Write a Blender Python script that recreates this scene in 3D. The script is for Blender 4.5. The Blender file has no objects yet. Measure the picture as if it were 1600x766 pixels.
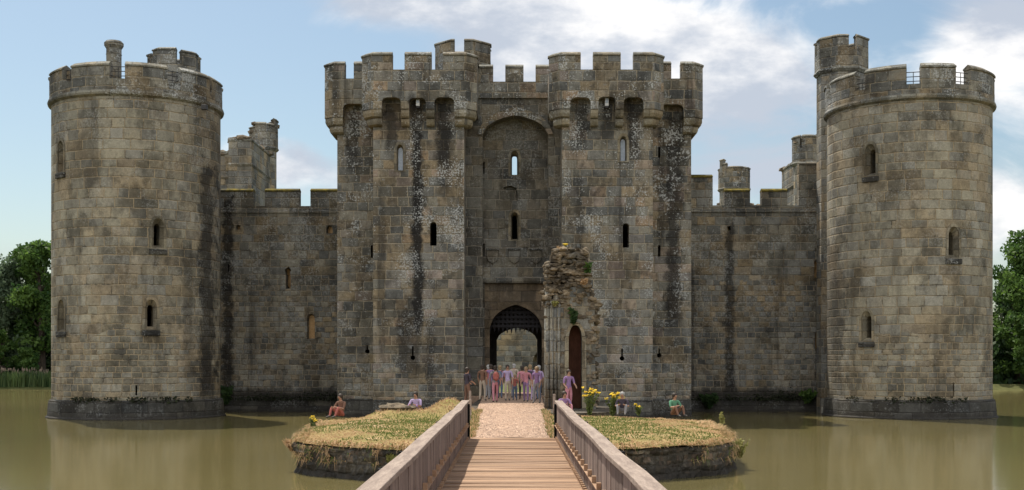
import bpy, bmesh, math, random
import numpy as np
from mathutils import Vector, Matrix, noise as mnoise
random.seed(7); RNG = np.random.default_rng(7)
C = bpy.context.scene.collection
PI = math.pi
F, HZ, CX, EYE = 1900.0, 562.0, 800.0, 3.15

def X(px, Y): return (px - CX) * Y / F
def Z(py, Y): return EYE + (HZ - py) * Y / F

# ------------------------------------------------------------------ node helpers
class NT:
    def __init__(s, tree): s.t = tree; s.n = tree.nodes; s.l = tree.links
    def new(s, kind, **kw):
        n = s.n.new(kind)
        for k, v in kw.items(): setattr(n, k, v)
        return n
    def put(s, sock, val):
        if isinstance(val, bpy.types.NodeSocket): s.l.new(val, sock)
        elif val is not None:
            if sock.type == 'RGBA' and len(val) == 3: val = (*val, 1)
            sock.default_value = val
    def math(s, op, a, b=None, c=None, clamp=False):
        n = s.new('ShaderNodeMath', operation=op, use_clamp=clamp)
        s.put(n.inputs[0], a)
        if b is not None: s.put(n.inputs[1], b)
        if c is not None: s.put(n.inputs[2], c)
        return n.outputs[0]
    def vmath(s, op, a, b=None):
        n = s.new('ShaderNodeVectorMath', operation=op)
        s.put(n.inputs[0], a)
        if b is not None: s.put(n.inputs[1], b)
        return n.outputs[0]
    def mix(s, fac, a, b, mode='MIX'):
        n = s.new('ShaderNodeMix', data_type='RGBA', blend_type=mode)
        s.put(n.inputs[0], fac); s.put(n.inputs[6], a); s.put(n.inputs[7], b)
        return n.outputs[2]
    def noise(s, vec, scale, detail=4, rough=.55, dist=0):
        n = s.new('ShaderNodeTexNoise')
        s.put(n.inputs['Vector'], vec); n.inputs['Scale'].default_value = scale
        n.inputs['Detail'].default_value = detail; n.inputs['Roughness'].default_value = rough
        n.inputs['Distortion'].default_value = dist
        return n.outputs[0]
    def step(s, x, a, b, smooth=True):
        n = s.new('ShaderNodeMapRange', interpolation_type='SMOOTHSTEP' if smooth else 'LINEAR')
        s.put(n.inputs[0], x); s.put(n.inputs[1], a); s.put(n.inputs[2], b)
        return n.outputs[0]
    def rng(s, x, a, b, c, d):
        n = s.new('ShaderNodeMapRange'); s.put(n.inputs[0], x)
        for i, v in enumerate((a, b, c, d)): n.inputs[i + 1].default_value = v
        return n.outputs[0]
    def ramp(s, x, stops, interp='LINEAR'):
        n = s.new('ShaderNodeValToRGB'); s.put(n.inputs[0], x)
        cr = n.color_ramp; cr.interpolation = interp
        while len(cr.elements) < len(stops): cr.elements.new(.5)
        for e, (p, c) in zip(cr.elements, stops): e.position = p; e.color = (*c, 1)
        return n.outputs[0]

def new_mat(name):
    m = bpy.data.materials.new(name); m.use_nodes = True
    t = NT(m.node_tree); b = m.node_tree.nodes['Principled BSDF']
    return m, t, b

def bump(t, b, h, strength, dist):
    n = t.new('ShaderNodeBump'); n.inputs['Strength'].default_value = strength
    n.inputs['Distance'].default_value = dist; t.put(n.inputs['Height'], h)
    t.l.new(n.outputs[0], b.inputs['Normal'])

def wpos(t):
    g = t.new('ShaderNodeNewGeometry'); return g.outputs['Position']

def masonry(name, ch=.34, bw=.62, stops=None, mortar=(.20,.165,.11), jw=.026, lichen=.5, ochre=.35,
            dark=.6, streaks=(), algae=None, rubble=0.0, gain=1.0, soot=.45, small_below=None, red=0.0, tone=(.94,.98,1.015)):
    """Weathered ashlar: irregular courses and block lengths from one-dimensional cells, mortar, lichen, run-off stains."""
    m, t, b = new_mat(name)
    stops = stops or [(0,(.125,.117,.100)),(.18,(.165,.150,.120)),(.38,(.200,.175,.132)),(.56,(.150,.142,.126)),(.74,(.185,.170,.142)),(.9,(.110,.106,.096))]
    uv = t.new('ShaderNodeUVMap').outputs[0]; pos = wpos(t)
    sx = t.new('ShaderNodeSeparateXYZ'); t.put(sx.inputs[0], uv)
    wn = t.new('ShaderNodeTexNoise'); t.put(wn.inputs['Vector'], pos); wn.inputs['Scale'].default_value = 1.5; wn.inputs['Detail'].default_value = 6; wn.inputs['Roughness'].default_value = .62
    ws = t.new('ShaderNodeSeparateColor'); t.put(ws.inputs[0], wn.outputs['Color'])
    wob = .13 + rubble * .25
    u = t.math('ADD', sx.outputs[0], t.math('MULTIPLY', t.math('SUBTRACT', ws.outputs[0], .5), wob))
    v = t.math('ADD', sx.outputs[1], t.math('MULTIPLY', t.math('SUBTRACT', ws.outputs[1], .5), wob))
    ps = t.new('ShaderNodeSeparateXYZ'); t.put(ps.inputs[0], pos)
    pz = ps.outputs[2]
    def cell(w, rnd, feature='F1'):
        n = t.new('ShaderNodeTexVoronoi', voronoi_dimensions='1D', feature=feature)
        n.inputs['Scale'].default_value = 1; n.inputs['Randomness'].default_value = rnd
        t.put(n.inputs['W'], w); return n
    def courses(ch, bw):
        wv = t.math('DIVIDE', v, ch)
        row = t.new('ShaderNodeSeparateColor'); t.put(row.inputs[0], cell(wv, .55).outputs['Color'])
        dv = t.math('MULTIPLY', cell(wv, .55, 'DISTANCE_TO_EDGE').outputs['Distance'], ch)
        bwv = t.math('MULTIPLY', t.rng(row.outputs[1], 0, 1, .72, 1.35), bw)
        wu = t.math('ADD', t.math('DIVIDE', u, bwv), t.math('MULTIPLY', row.outputs[0], 517.0))
        blk = t.new('ShaderNodeSeparateColor'); t.put(blk.inputs[0], cell(wu, .8).outputs['Color'])
        du = t.math('MULTIPLY', cell(wu, .8, 'DISTANCE_TO_EDGE').outputs['Distance'], bwv)
        return t.math('MINIMUM', dv, du), blk.outputs[0], blk.outputs[1], blk.outputs[2]
    d, b0, b1, b2 = courses(ch, bw)
    n1 = t.noise(pos, .33, 5, .6); n2 = t.noise(pos, 1.4, 7, .72); n3 = t.noise(pos, 11, 5, .7); n4 = t.noise(pos, 34, 3, .7)
    if small_below:
        d2, c0, c1, c2 = courses(ch * .62, bw * .58)
        k = t.step(t.math('ADD', pz, t.math('MULTIPLY', t.math('SUBTRACT', n1, .5), 3.0)), small_below - .05, small_below + .05)
        mx = lambda a, c: t.math('ADD', t.math('MULTIPLY', a, k), t.math('MULTIPLY', c, t.math('SUBTRACT', 1, k)))
        d, b0, b1, b2 = mx(d, d2), mx(b0, c0), mx(b1, c1), mx(b2, c2)
    dn = t.math('ADD', d, t.math('MULTIPLY', t.math('SUBTRACT', n3, .5), .03))
    joint = t.math('SUBTRACT', 1, t.step(dn, jw * .35, jw * 1.25))
    joint_fade = t.step(n2, .36, .56)
    col = t.ramp(b0, stops)
    col = t.mix(t.math('MULTIPLY', t.step(n1, .48, .62), .45), col, (.125,.115,.098))           # greyer areas
    och = t.math('MULTIPLY', t.step(t.math('ADD', n1, t.math('MULTIPLY', b2, .35)), .66, .9), ochre)
    col = t.mix(och, col, (.30,.205,.10))
    if red: col = t.mix(t.math('MULTIPLY', t.step(b1, .7, .95), red), col, (.25,.13,.075))
    br = t.math('MULTIPLY', t.rng(b1, 0, 1, .74, 1.2), t.rng(n2, .25, .75, .58, 1.38))
    br = t.math('MULTIPLY', br, t.rng(n3, .25, .75, .80, 1.2))
    br = t.math('MULTIPLY', br, t.rng(n4, .25, .75, .76, 1.24))
    gp = t.step(t.noise(t.vmath('MULTIPLY', pos, (1, 1, .55)), .5, 9, .68), .45, .60)
    br = t.math('MULTIPLY', br, t.rng(gp, 0, 1, 1.14, .55))
    br = t.math('MULTIPLY', br, gain)
    col = t.mix(1.0, col, tone, 'MULTIPLY')
    vm = t.new('ShaderNodeVectorMath', operation='SCALE'); t.put(vm.inputs[0], col); t.put(vm.inputs['Scale'], br); col = vm.outputs[0]
    # mortar: pale where repointed, dark where washed out
    mcol = t.mix(t.step(n2, .36, .52), (.06,.052,.042), mortar)
    col = t.mix(t.math('MULTIPLY', joint, .85), col, mcol)
    # soot and run-off streaks, then dark bands at given places
    vv = t.vmath('MULTIPLY', pos, (1.0, 1.0, .07)); s1 = t.noise(vv, 1.1, 5, .6)
    st = t.math('MULTIPLY', t.step(t.math('ADD', s1, t.math('MULTIPLY', t.math('SUBTRACT', n2, .5), .35)), .56, .72), dark)
    blot = t.math('MULTIPLY', t.step(t.math('ADD', n2, t.math('MULTIPLY', b2, .14)), .60, .72), soot)
    st = t.math('MAXIMUM', st, blot)
    for (x0, w, z0, z1, k) in streaks:
        dx = t.math('ABSOLUTE', t.math('SUBTRACT', ps.outputs[0], x0))
        dx = t.math('ADD', dx, t.math('MULTIPLY', t.math('SUBTRACT', n2, .5), w * 2.2))
        mk = t.math('SUBTRACT', 1, t.step(dx, w * .35, w))
        zz = t.math('ADD', pz, t.math('MULTIPLY', t.math('SUBTRACT', n2, .5), 3.0))
        mk = t.math('MULTIPLY', mk, t.math('MULTIPLY', t.step(zz, z0 - .8, z0 + .8), t.math('SUBTRACT', 1, t.step(zz, z1 - .5, z1 + .5))))
        st = t.math('MAXIMUM', st, t.math('MULTIPLY', mk, k))
    col = t.mix(st, col, (.013,.012,.0115))
    # lichen: pale crusts
    lf = t.noise(pos, 11, 4, .7); lm = t.step(t.noise(pos, .55, 5, .68), .44, .64)
    lk = t.math('MULTIPLY', t.step(t.math('ADD', lf, t.math('MULTIPLY', lm, .15)), .625, .69), lichen)
    lk = t.math('MULTIPLY', lk, t.rng(pz, 3, 11.5, .35, 1.0))
    col = t.mix(t.math('MULTIPLY', lk, .8), col, (.42,.43,.42))
    lw = t.math('MULTIPLY', t.step(t.noise(pos, 2.3, 6, .75), .57, .68), lichen * .45)
    col = t.mix(lw, col, (.26,.27,.265))
    if algae is not None:
        zz = t.math('ADD', pz, t.math('MULTIPLY', t.math('SUBTRACT', n2, .5), 1.3))
        ak = t.math('SUBTRACT', 1, t.step(zz, algae - .25, algae + .25))
        col = t.mix(t.math('MULTIPLY', ak, .9), col, t.mix(n3, (.012,.012,.010), (.055,.048,.042)))
    t.put(b.inputs['Base Color'], col)
    b.inputs['Roughness'].default_value = .92; b.inputs['Specular IOR Level'].default_value = .25
    h = t.math('ADD', t.math('MULTIPLY', t.step(dn, 0, jw * 2.0), 1.0), t.math('MULTIPLY', n3, .9))
    h = t.math('ADD', h, t.math('MULTIPLY', b2, .7)); h = t.math('ADD', h, t.math('MULTIPLY', n2, 1.2)); h = t.math('ADD', h, t.math('MULTIPLY', n4, .35))
    bump(t, b, h, .9, .035)
    return m

def simple(name, c1, c2, scale=6, rough=.85, bumpd=.01, spec=.3, metallic=0, stretch=None, c3=None, attr=False):
    m, t, b = new_mat(name); pos = wpos(t)
    if stretch: pos = t.vmath('MULTIPLY', pos, stretch)
    n = t.noise(pos, scale, 6, .65); n2 = t.noise(pos, scale * 6, 4, .7)
    col = t.mix(t.step(n, .32, .68), c1, c2)
    if c3: col = t.mix(t.step(t.noise(pos, scale * .4, 4, .6), .52, .66), col, c3)
    br = t.rng(n2, .25, .75, .75, 1.25)
    if attr:
        a = t.new('ShaderNodeAttribute', attribute_name='tint'); br = t.math('MULTIPLY', br, a.outputs['Fac'])
    vm = t.new('ShaderNodeVectorMath', operation='SCALE'); t.put(vm.inputs[0], col); t.put(vm.inputs['Scale'], br)
    t.put(b.inputs['Base Color'], vm.outputs[0])
    b.inputs['Roughness'].default_value = rough; b.inputs['Specular IOR Level'].default_value = spec; b.inputs['Metallic'].default_value = metallic
    if bumpd: bump(t, b, t.math('ADD', n, n2), .8, bumpd)
    return m

def leafmat(name, ca, cb, trans=.35, rough=.55):
    m, t, b = new_mat(name)
    a = t.new('ShaderNodeAttribute', attribute_name='tint')
    col = t.mix(a.outputs['Fac'], ca, cb)
    t.put(b.inputs['Base Color'], col); b.inputs['Roughness'].default_value = rough; b.inputs['Specular IOR Level'].default_value = .3
    tr = t.new('ShaderNodeBsdfTranslucent'); t.put(tr.inputs[0], col)
    ms = t.new('ShaderNodeMixShader'); ms.inputs[0].default_value = trans
    out = m.node_tree.nodes['Material Output']
    t.l.new(b.outputs[0], ms.inputs[1]); t.l.new(tr.outputs[0], ms.inputs[2]); t.l.new(ms.outputs[0], out.inputs[0])
    return m

# ------------------------------------------------------------------ mesh helpers
class MB:
    def __init__(s): s.v = []; s.f = []; s.tint = []; s.mi = []
    def add(s, vs, fs, tint=1.0, mi=0):
        o = len(s.v); s.v.extend([tuple(p) for p in vs])
        for f in fs: s.f.append([i + o for i in f]); s.tint.append(tint); s.mi.append(mi)
        return s
    def box(s, x0, x1, y0, y1, z0, z1, tint=1.0):
        v = [(x0,y0,z0),(x1,y0,z0),(x1,y1,z0),(x0,y1,z0),(x0,y0,z1),(x1,y0,z1),(x1,y1,z1),(x0,y1,z1)]
        s.add(v, [(0,3,2,1),(4,5,6,7),(0,1,5,4),(1,2,6,5),(2,3,7,6),(3,0,4,7)], tint)
        return s
    def prism(s, poly, z0, z1, tint=1.0, taper=None):
        n = len(poly); top = taper or poly
        v = [(x, y, z0) for x, y in poly] + [(x, y, z1) for x, y in top]
        f = [list(range(n))[::-1], list(range(n, 2*n))] + [(i, (i+1) % n, n + (i+1) % n, n + i) for i in range(n)]
        s.add(v, f, tint); return s
    def extr(s, prof, o, r, n, d0, d1, tint=1.0):
        """profile of (u,z) pairs in the plane through o spanned by r and up, pushed along n from d0 to d1"""
        o = Vector(o); r = Vector(r); n = Vector(n); k = len(prof)
        pt = lambda u, z, d: tuple(o + r*u + n*d + Vector((0,0,z)))
        v = [pt(u, z, d1) for u, z in prof] + [pt(u, z, d0) for u, z in prof]
        f = [list(range(k)), list(range(k, 2*k))[::-1]] + [(i, k+i, k+(i+1) % k, (i+1) % k) for i in range(k)]
        s.add(v, f, tint); return s
    def rings(s, rings, cap0=False, cap1=False, tint=1.0):
        k = len(rings[0]); v = [p for r in rings for p in r]; f = []
        for a in range(len(rings) - 1):
            for i in range(k):
                j = (i+1) % k
                f.append((a*k+i, a*k+j, (a+1)*k+j, (a+1)*k+i))
        if cap0: f.append(list(range(k))[::-1])
        if cap1: f.append(list(range((len(rings)-1)*k, len(rings)*k)))
        s.add(v, f, tint); return s
    def tube(s, pts, rad, n=8, tint=1.0):
        rs = []
        for i, p in enumerate(pts):
            p = Vector(p); a = Vector(pts[max(i-1, 0)]); c = Vector(pts[min(i+1, len(pts)-1)])
            d = (c - a).normalized(); ax = d.cross(Vector((0,0,1)))
            if ax.length < 1e-3: ax = Vector((1,0,0))
            ax.normalize(); ay = d.cross(ax); r = rad[i] if hasattr(rad, '__len__') else rad
            rs.append([tuple(p + ax*math.cos(2*PI*k/n)*r + ay*math.sin(2*PI*k/n)*r) for k in range(n)])
        return s.rings(rs, True, True, tint)
    def lathe(s, cx, cy, prof, n=48, cap=True):
        rs = [[(cx + r*math.cos(2*PI*k/n), cy + r*math.sin(2*PI*k/n), z) for k in range(n)] for r, z in prof]
        return s.rings(rs, cap, cap)
    def blob(s, c, r, seed=0, n=1, jag=.25, tint=1.0):
        bm = bmesh.new(); bmesh.ops.create_icosphere(bm, subdivisions=n, radius=1)
        for q in bm.verts:
            k = 1 + jag*mnoise.noise(Vector(q.co)*1.7 + Vector((seed*3.1, seed*7.7, seed)))*2
            q.co = Vector((q.co.x*r[0]*k, q.co.y*r[1]*k, q.co.z*r[2]*k)) + Vector(c)
        bm.verts.index_update()
        s.add([q.co[:] for q in bm.verts], [[q.index for q in f.verts] for f in bm.faces], tint); bm.free(); return s
    def mesh(s, name):
        me = bpy.data.meshes.new(name); me.from_pydata(s.v, [], s.f); me.update(); return me

def assign_uv(me, mode):
    uvl = me.uv_layers.new(name='UVMap') if not me.uv_layers else me.uv_layers[0]
    vs = me.vertices; lo = me.loops; data = uvl.data
    for p in me.polygons:
        n = p.normal; c = p.center; cyl = False
        if mode:
            cx, cy, R = mode; rx, ry = c.x-cx, c.y-cy; L = math.hypot(rx, ry) or 1
            cyl = abs(n.z) < .8 and abs(n.x*rx/L + n.y*ry/L) > .93
            a0 = math.atan2(rx, -ry)
        if not cyl:
            h = math.hypot(n.x, n.y); tx, ty = (-n.y/h, n.x/h) if h > 1e-4 else (1, 0)
            if abs(tx) > .999: tx, ty = 1, 0
        for li in p.loop_indices:
            q = vs[lo[li].vertex_index].co
            if cyl:
                a = math.atan2(q.x-cx, -(q.y-cy))
                if a - a0 > PI: a -= 2*PI
                if a0 - a > PI: a += 2*PI
                data[li].uv = (a*R, q.z)
            elif abs(n.z) > .8: data[li].uv = (q.x, q.y)
            else: data[li].uv = (q.x*tx + q.y*ty + (37 if abs(tx) < .5 else 0), q.z)

def props(o, label=None, cat=None, group=None, kind=None):
    for k, v in (('label', label), ('category', cat), ('group', group), ('kind', kind)):
        if v: o[k] = v
    return o

def child_of(o, parent):
    if parent is not None:
        o.parent = parent; o.matrix_parent_inverse = world_of(parent).inverted()

def world_of(o):
    m = o.matrix_basis.copy()
    return world_of(o.parent) @ o.matrix_parent_inverse @ m if o.parent else m

def put(name, mb, mats, parent=None, uv=None, cut=None, smooth=False, tint=False, recalc=True, bevel=0):
    me = mb.mesh(name) if isinstance(mb, MB) else mb
    if recalc:
        bm = bmesh.new(); bm.from_mesh(me); bmesh.ops.recalc_face_normals(bm, faces=bm.faces[:]); bm.to_mesh(me); bm.free()
    o = bpy.data.objects.new(name, me); C.objects.link(o)
    if cut is not None and cut.v:
        cm = cut.mesh('cut')
        bm = bmesh.new(); bm.from_mesh(cm); bmesh.ops.recalc_face_normals(bm, faces=bm.faces[:]); bm.to_mesh(cm); bm.free()
        co = bpy.data.objects.new('cut', cm); C.objects.link(co)
        md = o.modifiers.new('b', 'BOOLEAN'); md.operation = 'DIFFERENCE'; md.solver = 'EXACT'; md.object = co; md.use_self = True
        dg = bpy.context.evaluated_depsgraph_get(); dg.update()
        me2 = bpy.data.meshes.new_from_object(o.evaluated_get(dg))
        o.modifiers.clear(); o.data = me2; bpy.data.meshes.remove(me); bpy.data.objects.remove(co); bpy.data.meshes.remove(cm); me = me2
        me.name = name
    me.materials.clear()
    for m in (mats if isinstance(mats, (list, tuple)) else [mats]): me.materials.append(m)
    if isinstance(mb, MB) and cut is None and any(mb.mi): me.polygons.foreach_set('material_index', mb.mi)
    assign_uv(me, uv)
    if tint and isinstance(mb, MB):
        a = me.attributes.new('tint', 'FLOAT', 'FACE'); a.data.foreach_set('value', mb.tint)
    if smooth: me.polygons.foreach_set('use_smooth', [True]*len(me.polygons))
    if bevel:
        bv = o.modifiers.new('bevel', 'BEVEL'); bv.width = bevel; bv.segments = 2; bv.limit_method = 'ANGLE'; bv.angle_limit = .7
    child_of(o, parent); return o

def thing(name, label, cat, loc=(0,0,0), group=None):
    o = bpy.data.objects.new(name, None); C.objects.link(o); o.location = loc; o.empty_display_size = .2
    return props(o, label, cat, group)

def sweep(mb, path, section, closed=False):
    """section of (inset towards the left of travel, z) carried along a plan path with mitred corners"""
    P = [Vector(p) for p in path]; n = len(P); rs = []
    for i in range(n):
        dirs = []
        if closed or i > 0: dirs.append((P[i] - P[i-1]).normalized())
        if closed or i < n-1: dirs.append((P[(i+1) % n] - P[i]).normalized())
        ns = [Vector((-d.y, d.x)) for d in dirs]
        m = ns[0] if len(ns) == 1 else (ns[0] + ns[1]) / max(.3, 1 + ns[0].dot(ns[1]))
        rs.append([(P[i].x + m.x*o, P[i].y + m.y*o, z) for o, z in section])
    if closed: mb.rings(rs + [rs[0]])
    else: mb.rings(rs, True, True)
    return mb

def plen(path):
    s = [0]
    for a, b in zip(path, path[1:]): s.append(s[-1] + math.dist(a, b))
    return s

def sub(path, s0, s1):
    S = plen(path); out = []
    def at(s):
        for i in range(len(S)-1):
            if s <= S[i+1] + 1e-9:
                k = (s - S[i]) / (S[i+1] - S[i]); a, b = path[i], path[i+1]
                return (a[0] + (b[0]-a[0])*k, a[1] + (b[1]-a[1])*k)
        return path[-1]
    out.append(at(s0))
    for p, s in zip(path, S):
        if s0 + 1e-4 < s < s1 - 1e-4: out.append(p)
    out.append(at(s1)); return out

def hit(path, px):
    """arc length at which the sight line through picture column px first meets a plan path"""
    k = (px - CX) / F; S = plen(path); best = None
    for i, (a, b) in enumerate(zip(path, path[1:])):
        fa, fb = a[0] - k*a[1], b[0] - k*b[1]
        if fa*fb <= 0 and fa != fb:
            u = fa / (fa - fb); y = a[1] + (b[1]-a[1])*u
            if best is None or y < best[0]: best = (y, S[i] + (S[i+1]-S[i])*u)
    if best: return best[1]
    i = min(range(len(path)), key=lambda j: (round(abs(path[j][0]/path[j][1] - k), 4), path[j][1]))
    return S[i]

COPE = lambda t, z, h=.30: [(-.06, z), (-.06, z+.09), (t*.45, z+h), (t+.06, z+.09), (t+.06, z)]
def rough_path(path, step, amp, seed):
    """subdivide a plan path"""
    S = plen(path); n = max(1, int(S[-1] / step)); out = []
    for i in range(n+1): out.append(sub(path, 0, max(1e-3, S[-1]*i/n))[-1])
    return out

def merlon(path, s0, s1, z0, z1, t, mats, parent, uv=None, broken=0, h=.28):
    p = sub(path, s0, s1)
    o = put('merlon', sweep(MB(), p, [(0, z0), (0, z1), (t, z1), (t, z0)]), mats[0], parent, uv, bevel=.02)
    put('coping', sweep(MB(), p, COPE(t, z1, h)), mats[1], o, uv, bevel=.015)
    return o

def pointed(w, h, z=0, k=.75, x=0):
    a = w/2; r = [(-a, z), (a, z)]
    zs = z + h - w*k
    for i in range(6):
        q = i/5; r.append((a*math.cos(q*PI/2)**.8, zs + w*k*math.sin(q*PI/2)**1.1 if i < 5 else z + h))
    for i in range(4, -1, -1):
        q = i/5; r.append((-a*math.cos(q*PI/2)**.8, zs + w*k*math.sin(q*PI/2)**1.1))
    r[7] = (0, z + h)
    return [(u + x, zz) for u, zz in r]

# ------------------------------------------------------------------ materials
TAN = [(0,(.225,.19,.13)),(.25,(.27,.225,.15)),(.5,(.235,.205,.155)),(.75,(.29,.235,.155)),(1,(.19,.17,.13))]
M = {}
M['tower'] = masonry('tower ashlar', .51, .92, lichen=.28, ochre=.30, dark=.42, soot=.42, gain=1.27, tone=(.99,.98,.945),
    stops=[(0,(.180,.170,.140)),(.2,(.205,.188,.145)),(.45,(.200,.188,.158)),(.65,(.180,.172,.150)),(.85,(.215,.192,.142)),(1,(.155,.148,.128))], mortar=(.37,.29,.18), small_below=4.6,
    streaks=[(-16.62,.34,1,14,.85),(-17.3,.3,2,9,.5),(17.9,.45,1,10,.55),(-19.2,.2,6,12,.3)])
M['tower_top'] = masonry('parapet stone', .5, .95, lichen=.75, ochre=.6, dark=.35, soot=.6, gain=1.05, mortar=(.30,.25,.17))
M['gate'] = masonry('gatehouse ashlar', .50, .78, lichen=1.0, ochre=.5, dark=.7, soot=.6, mortar=(.33,.28,.20), gain=1.12, small_below=2.6, red=.25, algae=.7,
    streaks=[(X(652,65),.42,4.2,15.6,.97),(X(640,65),.9,2.0,6.4,.75),(X(672,65),.35,1.5,5.5,.55),(X(718,65),.22,2,15,.4),(X(1034,67),.3,9,16,.6),(X(700,65),.5,11.5,15.8,.5),(X(1052,67),.6,5,16,.85),(X(905,65),.3,8,13,.6),(X(597,65),.25,3,12,.5),(X(611,65),.5,14.2,17,.8),(X(652,65),.5,14.6,17,.75),(X(694,65),.55,13.0,17,.85),(X(907,65),.5,14.4,17,.8),(X(948,65),.45,15,17,.7),(X(990,65),.5,14.0,17,.85),(X(1055,67),.75,11,16.6,.8),(X(551,67),.5,13.5,16.6,.7)])  # last entries: darker wall below the machicolation openings
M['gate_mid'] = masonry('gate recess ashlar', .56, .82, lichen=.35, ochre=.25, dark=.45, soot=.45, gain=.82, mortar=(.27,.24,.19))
M['curtain'] = masonry('curtain wall stone', .52, .80, lichen=.5, ochre=.55, dark=.6, soot=.5, gain=1.15, mortar=(.30,.25,.18), small_below=8.0, algae=1.35,
    streaks=[(X(356,73.5),.5,0,13,.88),(X(1140,73.5),.4,0,11.5,.8),(X(1082,73.5),.16,0,9,.6),(X(1278,73.5),.3,0,8,.5)])
M['far'] = masonry('far tower stone', .5, .85, lichen=.4, ochre=.6, dark=.35, soot=.35, gain=1.35, mortar=(.30,.25,.18))
M['plinth'] = masonry('wet plinth stone', .5, 1.1, lichen=.75, ochre=.1, dark=.7, soot=.6, gain=.42, mortar=(.045,.04,.036), jw=.02, algae=.25)
M['dress'] = masonry('dressed sandstone', .6, .9, stops=TAN, lichen=.2, ochre=.4, dark=.2, soot=.2, gain=.95, jw=.012, mortar=(.12,.1,.07))
M['tan'] = masonry('gate surround sandstone', .55, 1.1, stops=[(0,(.20,.145,.095)),(.5,(.25,.18,.115)),(1,(.18,.14,.10))], lichen=.08, ochre=.3, dark=.3, soot=.2, gain=.9, jw=.012, mortar=(.10,.08,.06))
M['cope'] = masonry('coping stone', .8, .9, stops=[(0,(.15,.14,.115)),(.5,(.205,.185,.14)),(1,(.12,.115,.1))], lichen=.8, ochre=.3, dark=.1, soot=.5, gain=1.1, jw=.018)
M['mossy'] = simple('mossy coping', (.045,.042,.02), (.20,.155,.03), 3.5, .95, .03, .1, c3=(.07,.068,.055))
M['corbel'] = masonry('corbel stone', .9, 1.2, stops=TAN, lichen=.65, ochre=.5, dark=.2, soot=.4, gain=1.0, jw=.01)
M['ruin'] = masonry('ruin ashlar', .5, .62, lichen=.45, ochre=.5, dark=.45, soot=.45, gain=1.25, rubble=.3, mortar=(.25,.21,.14))
M['rubble'] = simple('rubble core stone', (.075,.062,.047), (.235,.185,.125), 2.2, .95, .05, .15, c3=(.12,.11,.09), attr=True)
M['lit_fill'] = simple('sunlit reveal ochre', (.33,.20,.095), (.44,.29,.15), 2.5, .95, .02, .1)  # sunlight on the slit reveals put into a bright ochre colour
M['niche'] = simple('red brown door boards', (.065,.03,.02), (.11,.05,.032), 2, .9, .01, .1, stretch=(1,1,.4))
M['iron'] = simple('dark iron', (.02,.02,.022), (.04,.036,.034), 8, .6, .004, .4)
M['oak'] = simple('old dark oak', (.018,.017,.02), (.035,.032,.035), 8, .8, .006, .2)
M['lamp'] = simple('pale lamp housing', (.55,.56,.57), (.66,.67,.67), 5, .5, 0, .4)
M['glass'] = simple('sky coloured pane', (.30,.35,.42), (.36,.41,.48), 1.2, .15, 0, .6)  # sky reflection put into the pale blue base colour
M['dark'] = simple('interior darkened for shade', (.03,.028,.025), (.05,.045,.04), 2, .95, .01, .1)  # shade of the closed interior put into a near-black colour
M['deck'] = simple('deck timber', (.28,.17,.105), (.40,.265,.17), 2.2, .8, .012, .25, stretch=(.5,6,1), attr=True)
M['rail'] = simple('weathered rail timber', (.155,.115,.098), (.26,.20,.17), 2.5, .8, .012, .25, stretch=(3,3,.5), attr=True)
M['hand'] = simple('handrail timber', (.21,.16,.13), (.33,.26,.21), 2.5, .8, .012, .25, stretch=(5,.5,3))
M['beam'] = simple('bridge beam timber', (.10,.08,.065), (.17,.135,.11), 2, .85, .01, .2)
M['bark'] = simple('tree bark', (.035,.028,.022), (.075,.06,.047), 3, .95, .03, .1, stretch=(2,2,.4))
M['gravel'] = simple('path gravel', (.24,.16,.11), (.43,.30,.22), 5, .95, .03, .1, c3=(.42,.28,.195))
M['pebble'] = simple('gravel stones', (.30,.20,.14), (.48,.35,.26), 14, .9, 0, .2, attr=True)
M['lawn_soil'] = simple('lawn turf', (.30,.205,.10), (.17,.155,.05), .8, .95, .03, .1, c3=(.36,.25,.14))
M['ground'] = simple('field ground', (.05,.06,.02), (.09,.09,.035), .2, .95, .05, .1)
M['courtyard'] = simple('courtyard turf', (.09,.11,.035), (.15,.15,.06), .4, .95, .02, .1)
M['bankwall'] = masonry('island retaining wall', .22, .42, lichen=.35, ochre=.35, dark=.7, soot=.6, rubble=.8, gain=.8, mortar=(.07,.06,.045), jw=.03, algae=.32, red=.3,
    stops=[(0,(.07,.058,.045)),(.3,(.13,.105,.075)),(.6,(.10,.085,.065)),(.8,(.17,.14,.10)),(1,(.06,.05,.042))])
M['leaf'] = leafmat('tree leaves', (.03,.075,.018), (.12,.20,.04), .5)
M['leaf_pale'] = leafmat('pale willow leaves', (.08,.125,.075), (.17,.23,.13), .5)
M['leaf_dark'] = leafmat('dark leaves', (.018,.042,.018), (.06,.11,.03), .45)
M['reed'] = leafmat('reeds', (.035,.075,.025), (.10,.14,.045))
M['reed_head'] = simple('reed plumes', (.17,.135,.10), (.23,.175,.13), 5, .9, 0)
M['dry'] = leafmat('dry grass', (.36,.23,.11), (.60,.41,.24), .25, .8)
M['grass'] = leafmat('green grass', (.07,.115,.02), (.155,.185,.045), .3, .7)
M['weed'] = leafmat('weed leaves', (.05,.075,.02), (.15,.18,.05), .3)
M['fern'] = leafmat('yellow green fern', (.16,.17,.05), (.36,.33,.11), .3)
M['yellow'] = simple('yellow petals', (.70,.46,.02), (.80,.58,.04), 20, .7, 0)
M['moss'] = leafmat('moss clumps', (.010,.012,.007), (.03,.038,.014), .1, .9)

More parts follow.
